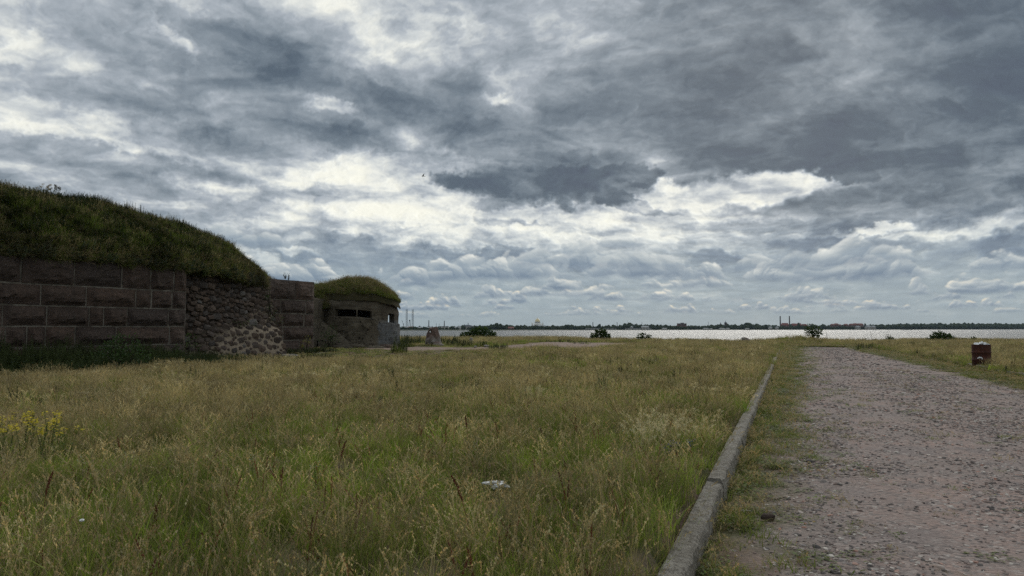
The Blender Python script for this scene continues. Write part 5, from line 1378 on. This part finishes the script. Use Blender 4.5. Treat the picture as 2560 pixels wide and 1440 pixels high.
for d0, d1, dens, s0, s1 in ((3.4, 7.5, 900, .010, .044), (7.5, 13, 460, .018, .052), (13, 26, 170, .028, .070), (26, 62, 34, .05, .11)):
    x, y = field_points(d0, d1, dens, .02, .90)
    g = gravel_amount(x, y); sp = fbm(x * .75, y * .45, 4, .6, 50) + .30 * fbm(x * 3.1, y * 2.3, 3, .6, 51)
    m = rs.rand(len(x)) < g * np.clip(.62 + sp * 1.5 + .25 * np.cos((x - (.36 * y + 3.5)) * 1.75), .03, 1); x, y = x[m], y[m]
    s_ = s0 + (s1 - s0) * rs.rand(len(x)) ** 2.4 ; s_ *= 1 + .35 * np.clip(sp[m], 0, 1); big = rs.rand(len(x)) < .006; s_[big] *= 1.9
    P_.append(np.stack([x, y, s_], -1))
# grit on the bare verge and the track
x, y = field_points(3.2, 12, 60, .02, .55); off = x - (KS * y + K0); m = (off > .2) & (off < 1.6); x, y = x[m], y[m]; P_.append(np.stack([x, y, .008 + .016 * rs.rand(len(x)) ** 3], -1))
P_ = np.concatenate(P_); n_ = len(P_); x, y, s_ = P_.T
gz_ = zg(x, y) + (fbm(x * 2.2, y * 2.2, 5, .6, 3) * .012 + fbm(x * .5, y * .5, 3, .5, 9) * .02) * np.clip(gravel_amount(x, y), 0, 1)
scl = np.stack([s_ * rs.uniform(.9, 1.5, n_), s_ * rs.uniform(.8, 1.3, n_), s_ * rs.uniform(.7, 1.5, n_)], -1)
tn = rs.rand(n_); tone = np.stack([tn, tn, tn], -1)
scatter('road_gravel', F, np.stack([x, y, gz_ + s_ * .03], -1), rs.rand(n_) * math.tau, rs.normal(0, .16, (n_, 2)), scl, tone, rs.randint(0, 10, n_), 'loose pinkish and grey stones of the gravel road', None)
print('gravel', n_)

# grass of the mound and the bunker cap
F, w = forms('turf', [('green', 4, 1, dict(r=.17, wk=2.2, hk=1.0, nk=1.1)), ('mixed', 4, 1, dict(r=.17, wk=2.1, hk=1.0, nk=1.1)), ('straw', 3, 1, dict(r=.17, wk=1.8, hk=.95, nk=.8)), ('weed', 3, 1, dict(r=.14, hk=.62, wk=1.3))])
W_ = np.array([(.62 / 4, .24 / 4)] * 4 + [(.20 / 4, .42 / 4)] * 4 + [(.03 / 3, .28 / 3)] * 3 + [(.15 / 3, .06 / 3)] * 3)
n_ = 26000
s_ = rs.uniform(-9, 19, n_); v = rs.rand(n_) ** 1.15 * 1.35 - .0
nl = 3600; s_[:nl] = rs.uniform(-9, 16.5, nl); v[:nl] = rs.uniform(-.015, .05, nl)
x, y, z = mound_pt(s_, np.clip(v, 0, 3)); z = z + (v < 0) * -.05
ok = z > 3.0; s_, v, x, y, z = s_[ok], v[ok], x[ok], y[ok], z[ok]; n_ = len(x)
dr = np.clip(.06 + .8 * fbm(s_ * .35, v * 3, 3, .5, 70) + .40 * smooth(-v, -.14, 0) + .15 * smooth(s_, 10, 15), 0, 1)
e2 = fbm(s_ * .5, v * 4, 3, .6, 71)
idx = choose(W_, dr)
sc = rs.uniform(.6, 1.15, n_) * (.78 + .55 * np.clip(e2, -.5, 1)) * (1 - .35 * smooth(-v, -.03, 0))
hang = smooth(-v, -.03, 0) * rs.uniform(.3, 1.6, n_)
tilt = np.stack([hang * NY * -1.0, hang * NX], -1) + rs.normal(0, .16, (n_, 2))      # lean out over the lip
lt = rs.uniform(.30, .74, n_) * (1 + 1.2 * e2); tone = np.stack([dr * .45, lt, lt], -1)
# tilt about world axes first needs rotz small where it hangs
rz = rs.rand(n_) * math.tau; rz[hang > .3] = rs.uniform(-.4, .4, (hang > .3).sum())
scatter('mound_grass', F, np.stack([x, y, z - .03], -1), rz, tilt, np.stack([np.full(n_, 1.05), np.full(n_, 1.05), sc], -1), tone, idx, 'long green grass covering the earth mound over the wall', None)
F, w = forms('cap', [('green', 4, 1, dict(r=.16, wk=2.6, hk=.85)), ('mixed', 3, 1, dict(r=.16, wk=2.5, hk=.85)), ('straw', 3, 1, dict(r=.16, wk=2.0, hk=.9, nk=.7))])
n_ = 3200; rr = np.sqrt(rs.rand(n_)) * .985; aa = rs.rand(n_) * math.tau
x, y = rr * np.cos(aa) * BR, rr * np.sin(aa) * BR; z = cap_z(x, y)
cr_, sr_ = math.cos(rot), math.sin(rot)
wx, wy, wz = BX + x * cr_ - y * sr_, BY + x * sr_ + y * cr_, z + BZ
n5 = 1500; r5 = np.sqrt(rs.rand(n5)); a5 = rs.rand(n5) * math.tau; x5, y5 = r5 * np.cos(a5) * 3.3, r5 * np.sin(a5) * 2.6
w5x, w5y, w5z = sc_.x + x5 * cr_ - y5 * sr_, sc_.y + x5 * sr_ + y5 * cr_, 4.30 - 1.5 * r5 ** 2.2
wx, wy, wz = np.concatenate([wx, w5x]), np.concatenate([wy, w5y]), np.concatenate([wz, w5z]); n_ += n5
dr = np.clip(.35 + .8 * fbm(wx * .8, wy * .8, 3, .5, 72), 0, 1); idx = choose(np.array([(.7 / 4, .3 / 4)] * 4 + [(.22 / 3, .4 / 3)] * 3 + [(.08 / 3, .3 / 3)] * 3), dr)
lt = rs.uniform(.5, .85, n_)
scatter('cap_grass', F, np.stack([wx, wy, wz - .03], -1), rs.rand(n_) * math.tau, rs.normal(0, .2, (n_, 2)), np.stack([np.full(n_, 1.1)] * 2 + [rs.uniform(.6, 1.05, n_)], -1), np.stack([dr * .5, lt, lt], -1), idx, 'grass growing on the cap of the concrete bunker', None)

# weeds at the foot of the wall
F, w = forms('wallweed', [('weed', 6, 1, dict(r=.2, wk=1.5, hk=1.0)), ('green', 2, 1, dict(r=.2, wk=2.2, hk=1.2))])
n_ = 7600; s_ = rs.uniform(-14, 17.5, n_); du = rs.rand(n_) * 3.8
uf = np.interp(s_, [-14, 7, 7.5, 13.9, 14.1, 17.5], [-.15, -.15, -.35, -1.3 + 1.2, 1.9, 1.9])
fr = np.interp(s_, [-14, 0, 3, 6.5, 8.5, 10, 17.5], [1, 1, .95, .8, .35, .14, .16])
m = (rs.rand(n_) < fr * np.where(s_ > 8.5, 1.6 * (du < 1.2), 1)); s_, du, uf = s_[m], du[m], uf[m]
x, y = W2(s_, uf - du - np.interp(s_, [7, 8, 12, 13.9, 14], [0, .5, .8, .6, 0])); n_ = len(x)
hgt = np.interp(s_, [-14, 1, 3.2, 4.4, 6.5, 8.5, 17], [1.2, 1.2, 1.0, 1.05, .8, .5, .42]) * rs.uniform(.6, 1.05, n_) * (1 - .17 * np.clip(du, 0, 4)) * (1 + .8 * fbm(s_ * 1.1, du * .8, 3, .55, 3))
lt = rs.uniform(.7, 1.2, n_)
scatter('wall_weeds', F, np.stack([x, y, zg(x, y) - .02], -1), rs.rand(n_) * math.tau, rs.normal(0, .12, (n_, 2)), np.stack([np.full(n_, 1.0)] * 2 + [hgt], -1), np.stack([rs.rand(n_) * .12, lt, lt], -1), np.concatenate([rs.randint(0, 8, n_)]), 'dark nettles and weeds crowding the foot of the granite wall', None)
# rank weeds by the shore and the boulder
F, w = forms('shoreweed', [('weed', 4, 1, dict(r=.25, wk=2.4, hk=.8)), ('green', 2, 1, dict(r=.3, wk=4, hk=1.2))])
P_ = []
for px0, px1, py, hgt, cnt in ((1003, 1062, 858, .75, 60), (1104, 1150, 860, .7, 46), (1120, 1215, 862, .55, 70), (1240, 1330, 851, .35, 60), (1330, 1470, 852, .35, 60), (1225, 1265, 868, .35, 26), (1535, 1560, 849, .5, 10), (1780, 1850, 851, .35, 30),
        (1960, 2030, 851, .40, 40), (2050, 2240, 853, .5, 110), (2215, 2235, 852, 1.0, 16), (2140, 2300, 868, .55, 60), (2330, 2560, 856, .5, 110), (2380, 2400, 852, .8, 8), (1005, 1030, 868, .8, 22), (985, 1010, 876, .9, 18), (1800, 1850, 854, .3, 20), (1700, 1800, 850, .3, 40)):
    for _ in range(cnt):
        zz = .33 if px1 < 1480 else .12; q = gp(random.uniform(px0, px1), py + random.uniform(-2.5, 2.5) + 2, zz)
        yy = min(q.y, float(bank_y(q.x)) - 1); P_.append((q.x * yy / q.y, yy, random.uniform(.6, 1.35) * hgt))
P_ = np.array(P_); n_ = len(P_); lt = rs.uniform(.6, 1.1, n_)
scatter('shore_weeds', F, np.stack([P_[:, 0], P_[:, 1], zg(P_[:, 0], P_[:, 1]) - .02], -1), rs.rand(n_) * math.tau, rs.normal(0, .14, (n_, 2)), np.stack([np.full(n_, .9)] * 2 + [P_[:, 2] * 1.1], -1), np.stack([rs.rand(n_) * .3, lt, lt], -1), rs.randint(0, 6, n_), 'patchy dark weeds along the bank and round the boulder', None)

# ------------------------------------------------------------------ shrubs and small trees
def leafclump(mb, c, rx, ry, rz_, n, L, cols, up=.3):
    for _ in range(n):
        while True:
            v = Vector((random.uniform(-1, 1), random.uniform(-1, 1), random.uniform(-1, 1)))
            if .12 < v.length < 1: break
        v = v.normalized() * v.length ** .5 * random.choice((.9, 1, 1, 1.25))
        q = Vector((c[0] + v.x * rx, c[1] + v.y * ry, c[2] + v.z * rz_))
        d = (v + Vector((random.uniform(-.8, .8), random.uniform(-.8, .8), up))).normalized(); s_ = d.cross(Vector((random.uniform(-1, 1), random.uniform(-1, 1), random.uniform(-1, 1)))).normalized()
        l = L * random.uniform(.6, 1.3); mb.add([q, q + d * l * .5 + s_ * l * .28, q + d * l, q + d * l * .5 - s_ * l * .28], [(0, 1, 2, 3)], vary(random.choice(cols)))
DG = ((.030, .052, .016), (.045, .075, .022), (.070, .105, .032))
def bush(name, label, cat, x, y, clumps, L=.09, n=240, cols=DG, group=None, stems=True, up=.3, z=None, scol=(.05, .04, .03)):
    z = float(zg(x, y)) - .02 if z is None else z
    t = thing(name, label, cat, (x, y, z), 0, group)
    b = MB()
    for c in clumps: leafclump(b, c[:3], c[3], c[3] if len(c) < 6 else c[5], c[4], int(.62 * n * (c[3] * c[4] / .25) ** .8) + 14, L, cols, up)
    b.build('crown', M_leaf, t)
    b = MB()
    for c in clumps:
        p0 = Vector((random.uniform(-.06, .06), random.uniform(-.06, .06), 0)); p2 = Vector(c[:3]); p1 = p0.lerp(p2, .5) + Vector((random.uniform(-.1, .1), 0, .1))
        b.tube([p0, p1, p2 + Vector((0, 0, c[4] * .5))], [.030, .02, .006], 5, scol)
    b.build('stem', M_leaf, t)
    return t
def place(px, py, zz=.12, D=None):
    if D: p = dp(px, py, D); return p.x, D
    q = gp(px, py, zz); yy = min(q.y, float(bank_y(q.x)) - 1.2); return q.x * yy / q.y, yy
# bush against the wall
x, y = dp(303, 900, 24.4).x, 24.4
bush('bush', 'rounded dark green bush at the foot of the granite wall among nettles', 'bush', x, y, [(0, 0, .65, .75, .5, .5), (-.45, -.1, .45, .55, .42, .5), (.5, -.1, .55, .5, .46, .5), (.1, 0, 1.0, .5, .34, .4), (-.3, 0, .85, .35, .3, .3)], .085, 420, ((.028, .052, .018), (.042, .072, .024), (.055, .09, .03)))
x, y = dp(470, 890, 29.2).x, 29.2
bush('bush', 'dark upright weed clump where the granite blocks meet the rubble', 'bush', x, y, [(0, 0, .5, .45, .45, .35), (.1, 0, .95, .25, .3, .3), (-.4, 0, .35, .35, .3, .3)], .08, 260)
x, y = dp(822, 880, 43.0).x, 42.9
bush('bush', 'slim dark shrub growing in front of the sloping concrete by the bunker', 'bush', x, y, [(0, 0, .5, .35, .45, .35), (.2, 0, 1.0, .25, .42, .3), (-.2, 0, .55, .3, .35, .3), (.3, 0, .5, .3, .3, .3)], .10, 200)
x, y = dp(768, 885, 38.6).x, 38.4
YG = ((.20, .21, .03), (.26, .24, .04), (.14, .16, .03))
bush('yellow_weed', 'yellow green weed in front of the set-back wall near the bunker', 'weed', x, y, [(0, 0, .45, .2, .35, .2), (.1, 0, .75, .12, .2, .15), (-.18, 0, .3, .18, .2, .18)], .07, 160, YG)
# plants on the rubble
for a_, t_, lb in ((.50, .47, 'small green tuft growing on the ledge across the rubble patch'), (.93, .62, 'dark leafy creeper hanging down the right edge of the rubble patch')):
    q = rub_pt(a_, t_); 
    cl = [(0, 0, 0, .7, .14, .15), (.5, .1, .02, .5, .1, .12)] if a_ < .6 else [(0, -.1, .5, .2, .35, .15), (.1, -.1, 0, .28, .3, .15), (.35, .0, -.4, .35, .22, .15), (-.1, -.1, .9, .15, .3, .12)]
    bush('creeper', lb, 'plant', q.x + NX * .1, q.y + NY * .1 - .1, cl, .07, 170, z=q.z)
# bushes along the bank, left to right
x, y = place(1196, 848, .33)
k = y / FPX
def pc(*cl): return [(a * k, 0, b_ * k, c * k, d * k, c * k) for a, b_, c, d in cl]
bush('wide_bush', 'wide low dark bush on the bank, right of the broken boulder', 'bush', x, y, pc((-30, 6, 14, 8), (-16, 14, 13, 9), (-4, 20, 13, 9), (8, 20, 14, 9), (22, 15, 13, 8), (34, 11, 9, 7), (0, 8, 28, 8), (-34, 12, 5, 6), (40, 9, 3, 6)), .26, 330)
x, y = place(1502, 852, .2); k = y / FPX
bush('upright_bush', 'clump of upright green stems on the bank at the middle of the far shore', 'bush', x, y, pc((-16, 8, 5, 9), (-9, 12, 4, 12), (-3, 13, 4, 14), (4, 14, 4, 13), (10, 12, 4, 12), (16, 8, 5, 9), (1, 20, 3, 8), (-12, 19, 2, 8), (12, 18, 2, 8), (22, 8, 2, 10), (-23, 8, 2, 10)), .24, 300, ((.035, .055, .015), (.055, .085, .022), (.075, .105, .03)), up=1.5)
x, y = place(1604, 853, .15); k = y / FPX
bush('small_pine', 'small windblown pine like shrub leaning right on the bank', 'shrub', x, y, pc((-10, 6, 5, 4), (-3, 12, 6, 6), (3, 17, 5, 3), (7, 15, 5, 3), (1, 6, 8, 5), (13, 6, 4, 4), (19, 13, 3, 3), (16, 9, 3, 3), (24, 6, 4, 3), (-17, 4, 5, 3)), .20, 260, up=.1)
x, y = place(1697, 853, .12); k = y / FPX
bush('low_shrub', 'lowest dark shrub just showing over the meadow right of the pine', 'shrub', x, y, pc((0, 3, 9, 4), (-8, 2, 5, 3)), .2, 200)
# small tree by the road end
x, y = place(2031, 856, .15); k = y / FPX
t = thing('shore_tree', 'small dark leafy tree on the bank beyond the end of the road', 'tree', (x, y, float(zg(x, y)) - .03))
b = MB()
for a, h_, r1, r2 in ((-2, 36, 9, 6), (5, 30, 9, 7), (-12, 26, 6, 6), (-15, 20, 4, 4), (-4, 24, 9, 8), (10, 22, 8, 8), (16, 28, 5, 4), (19, 22, 3, 4), (4, 15, 9, 8), (12, 12, 7, 8), (-3, 12, 5, 6), (8, 6, 8, 6), (-9, 31, 5, 4), (20, 30, 2, 3)):
    leafclump(b, (a * k, 0, h_ * k), r1 * k, r1 * k, r2 * k, int(15 * r1 * r2 / 20) + 9, .22, DG, -.1)
b.build('crown', M_leaf, t)
b = MB(); b.tube([(0, 0, 0), (.1, 0, 10 * k), (0, 0, 24 * k), (-2 * k, 0, 36 * k)], [.07, .055, .04, .015], 6, (.05, .04, .03))
for a, h_, z0_ in ((-12, 26, 10), (12, 22, 8), (16, 28, 14), (-15, 20, 12), (8, 6, 2)): b.tube([(0.05, 0, z0_ * k), (a * k * .6, 0, (z0_ + h_) / 2 * k), (a * k, 0, h_ * k)], [.035, .025, .01], 5, (.05, .04, .03))
b.build('trunk', M_leaf, t)
x, y = place(2348, 856, .12); k = y / FPX
bush('round_bush', 'dark bushy shrub on the right bank with a pointed top', 'bush', x, y, pc((-22, 3, 8, 5), (-14, 8, 8, 7), (-5, 15, 9, 8), (2, 20, 7, 7), (8, 14, 8, 8), (17, 9, 9, 7), (24, 10, 5, 5), (0, 7, 18, 7), (27, 14, 3, 3)), .24, 330)
for px, py, w, h_, lb in ((2386, 855, 4, 8, 'small dark shrub just right of the round bush'), (2408, 855, 8, 7, 'middle one of three low shrubs right of the round bush'), (2432, 855, 8, 9, 'tallest low shrub on the bank left of the drum bin'), (2227, 855, 5, 11, 'short olive green shrub on the bank left of the round bush')):
    x, y = place(px, py, .12); k = y / FPX
    bush('low_shrub', lb, 'shrub', x, y, pc((0, h_ * .5, w, h_ * .5), (-w * .5, h_ * .3, w * .7, h_ * .35), (w * .4, h_ * .75, w * .4, h_ * .3)), .2, 220, DG if px > 2300 else ((.06, .07, .02), (.09, .10, .03)))
# thin bare stalks against the water
for px, top, lb in ((2067, 829, 'thin bare stalk beside the small shore tree'), (2178, 828, 'thin bare stalk against the water, right of the shore tree'), (1946, 838, 'short bare stalk on the low hump at the road end')):
    x, y = place(px, 856, .12); h_ = 1.6 + (HOR - top) * y / FPX - .1
    b = MB(); b.tube([(0, 0, 0), (.02, 0, h_ * .5), (-.03, 0, h_)], [.022, .016, .012], 4, (.09, .08, .05)); b.tube([(.02, 0, h_ * .55), (.12, 0, h_ * .68)], .01, 3, (.09, .08, .05))
    tagit(b.build('bare_stalk', M_leaf, loc=(x, y, .1)), lb, 'stalk')

# flowering plants
YEL = (.66, .53, .05)
def flower_plant(name, label, cat, group, x, y, h, nst=5, z=None, fcol=YEL, fs=.018, heads=9, spread=.12):
    t = thing(name, label, cat, (x, y, float(zg(x, y)) if z is None else z), random.uniform(0, 6.28), group)
    st, lf, fl = MB(), MB(), MB()
    for _ in range(nst):
        a = random.uniform(0, math.tau); r = random.uniform(.3, 1) * spread; top = Vector((math.cos(a) * r, math.sin(a) * r, h * random.uniform(.8, 1.05)))
        st.tube([(0, 0, 0), top * .5 + Vector((0, 0, .03)), top], [.004, .003, .002], 4, (.07, .09, .03), False)
        for k in range(16):
            q = Vector((0, 0, 0)).lerp(top, .15 + .8 * k / 16); aa = k * 2.4; L = random.uniform(.02, .045); d = Vector((math.cos(aa), math.sin(aa), .4)); s_ = Vector((-math.sin(aa), math.cos(aa), 0)) * L * .25
            lf.add([q, q + d * L * .5 + s_, q + d * L, q + d * L * .5 - s_], [(0, 1, 2, 3)], vary(G1))
        for k in range(heads):
            aa = random.uniform(0, math.tau); rr = random.uniform(.01, .055); q = top + Vector((math.cos(aa) * rr, math.sin(aa) * rr, random.uniform(-.045, .015)))
            nn = Vector((random.uniform(-.6, .6), random.uniform(-.9, .2), 1)).normalized(); u = nn.orthogonal().normalized(); w = nn.cross(u)
            for m in range(5):
                b_ = m * math.tau / 5; e1 = (u * math.cos(b_) + w * math.sin(b_)) * fs; e2 = (u * math.cos(b_ + .5) + w * math.sin(b_ + .5)) * fs * .6; e3 = (u * math.cos(b_ - .5) + w * math.sin(b_ - .5)) * fs * .6
                fl.add([q, q + e3, q + e1 + nn * .003, q + e2], [(0, 1, 2, 3)], vary(fcol, .2))
    st.build('stem', M_leaf, t); lf.build('leaf', M_leaf, t); fl.build('flower', M_leaf, t, kind='stuff')
    return t
for px, py in ((8, 1040), (25, 1052), (44, 1022), (62, 1035), (78, 1046), (60, 1058), (90, 1026), (104, 1052), (122, 1030), (128, 1045), (118, 1062), (10, 1062), (150, 1036), (-15, 1050), (170, 1060)):
    D = 1.08 * FPX / (py - HOR); p = dp(px, py, D)
    flower_plant('yellow_flower', 'yellow flowering wild plant in the patch at the left edge of the meadow', 'flower', 'yellow wildflowers in the patch at the left edge', p.x, D, p.z - float(zg(p.x, D)) + .0, 3, heads=7, fs=.019)
# ragwort on the crest of the mound
for px, top, w, lb in ((112, 462, .30, 'left ragwort clump with dull yellow heads on the mound crest'), (142, 464, .22, 'right ragwort clump with bare dark heads on the mound crest')):
    D = 30.0; p = dp(px, top, D); flower_plant('ragwort', lb, 'plant', None, p.x, D, .85, 14, p.z - .85, (.30, .20, .03) if w > .25 else (.07, .06, .03), .03, 12, w)
    
D = 29.6; p = dp(122, 480, D)
bush('crest_weed', 'dark leafy weed thicket under the ragwort on the mound crest', 'plant', p.x, D, [(0, 0, .2, .6, .4, .4), (.5, 0, 0, .5, .35, .4)], .08, 200, z=p.z - .5)
for px, py, lb in ((345, 545, 'clump of dark upright weeds on the middle of the mound slope'), (368, 553, 'smaller dark weed clump beside the one on the mound slope'), (248, 535, 'dark weeds standing on the mound crest right of the ragwort')):
    D = 31.0; p = dp(px, py, D); bush('slope_weed', lb, 'plant', p.x, D, [(0, 0, .35, .12, .35, .12), (.18, 0, .3, .1, .3, .1), (-.16, 0, .25, .1, .25, .1)], .06, 150, z=p.z - .35)
D = 38.5
for px, py, lb in ((711, 690, 'thin upright sprig on top of the set-back wall'), (720, 692, 'shorter sprig beside the thin one on the set-back wall')):
    p = dp(px, py, D); bush('wall_sprig', lb, 'plant', p.x, D, [(0, 0, .18, .04, .22, .04), (.06, 0, .15, .03, .16, .03)], .05, 60, z=p.z - .15)
# pale seed-head grass patch and blue flowers near the kerb
F, w = forms('palegrass', [('pale', 4, 1, dict(r=.10, nk=.6))])
P_ = []
for _ in range(17):
    px = random.gauss(1660, 50); D = random.gauss(9.0, .5); q = dp(px, 1180, D)
    if q.x < KS * D + K0 - .1: P_.append((q.x, D))
P_ = np.array(P_); n_ = len(P_)
scatter('pale_grass', F, np.stack([P_[:, 0], P_[:, 1], zg(P_[:, 0], P_[:, 1])], -1), rs.rand(n_) * math.tau, rs.normal(0, .08, (n_, 2)), np.ones((n_, 3)) * rs.uniform(.8, 1.05, (n_, 1)), np.stack([np.zeros(n_), np.ones(n_), np.ones(n_)], -1), rs.randint(0, 4, n_), 'patch of pale cream seed heads in the grass beside the kerb', None)
for px, py, lb in ((1680, 1152, 'tallest violet blue flower spike among the grass near the kerb'), (1692, 1160, 'violet blue flower spike just right of the tallest one'), (1727, 1160, 'violet blue flower spike nearest the kerb, right of the others'), (1666, 1168, 'lowest and leftmost violet blue flower spike near the kerb')):
    D = 8.4 + random.uniform(-.3, .3); p = dp(px, py, D)
    flower_plant('blue_flower', lb, 'flower', 'violet flowers near the kerb', p.x, D, max(.2, p.z - .12), 2, fcol=(.09, .09, .28), fs=.010, heads=8, spread=.04)
for px, py, lb in ((209, 1137, 'white flower head below the patch of yellow flowers'), (328, 1126, 'white flower head lower right of the yellow flowers'), (135, 1094, 'small white flower head touching the lower edge of the yellow patch'),
        (790, 1150, 'lone white flower head left of the plastic bag'), (1190, 1110, 'white flower head above the plastic bag'), (633, 1127, 'white flower head in the middle of the left meadow')):
    D = 1.2 * FPX / (py - HOR); p = dp(px, py, D)
    flower_plant('white_flower', lb, 'flower', 'white flower heads scattered in the meadow', p.x, D, max(.22, p.z - .12), 1, fcol=(.55, .55, .50), fs=.006, heads=12, spread=.02)
# tall bent stalks close to the viewer
for px, py, D, h, az_, ln, col, lb in ((20, 1400, 3.6, .62, 2.7, .35, T2, 'thick tan feathery seed stalk in the lower left corner'), (285, 1430, 4.6, .80, 2.6, .42, T2, 'long tan seed stalk leaning left near the lower left corner'),
        (1175, 1430, 4.7, .55, 2.2, .3, RED, 'dark red dock stalk near the bottom, below the plastic bag'), (100, 1330, 5.3, .5, 1.6, .1, RED, 'dark red dock stalk at the lower left'), (840, 1170, 7.2, .5, 1.2, .1, RED, 'dark red dock stalk left of the plastic bag'),
        (1170, 1130, 8.2, .5, 1.9, .15, RED, 'dark red dock stalk above and left of the plastic bag'), (1440, 1440, 4.6, .5, .6, .4, T3, 'pale bent seed stalk at the bottom left of the kerb end'), (560, 1440, 4.7, .45, .5, .4, T2, 'pale seed stalk bending right at the bottom left')):
    b = MB(); q = gp(px, py, .11); x, y = q.x * D / q.y, D
    for _ in range(2 if col is T2 else 1):
        stem(b, random.uniform(-.03, .03), 0, h * random.uniform(.85, 1.1), ln, az_ + random.uniform(-.2, .2), .004, vary(T1) if col is not RED else RED, 1, col, h * .38, .013 if col is not RED else .010, .7, 110 if col is not RED else 80)
    if col is RED:
        for _ in range(4): blade(b, 0, 0, random.uniform(.14, .24), random.uniform(.3, .8), random.uniform(0, math.tau), .022, vary(RED), vary(lerp3(RED, T1, .4)), 4, .9)
    tagit(b.build('grass_stalk' if col is not RED else 'dock_stalk', M_leaf, loc=(x, y, float(zg(x, y)))), lb, 'plant')
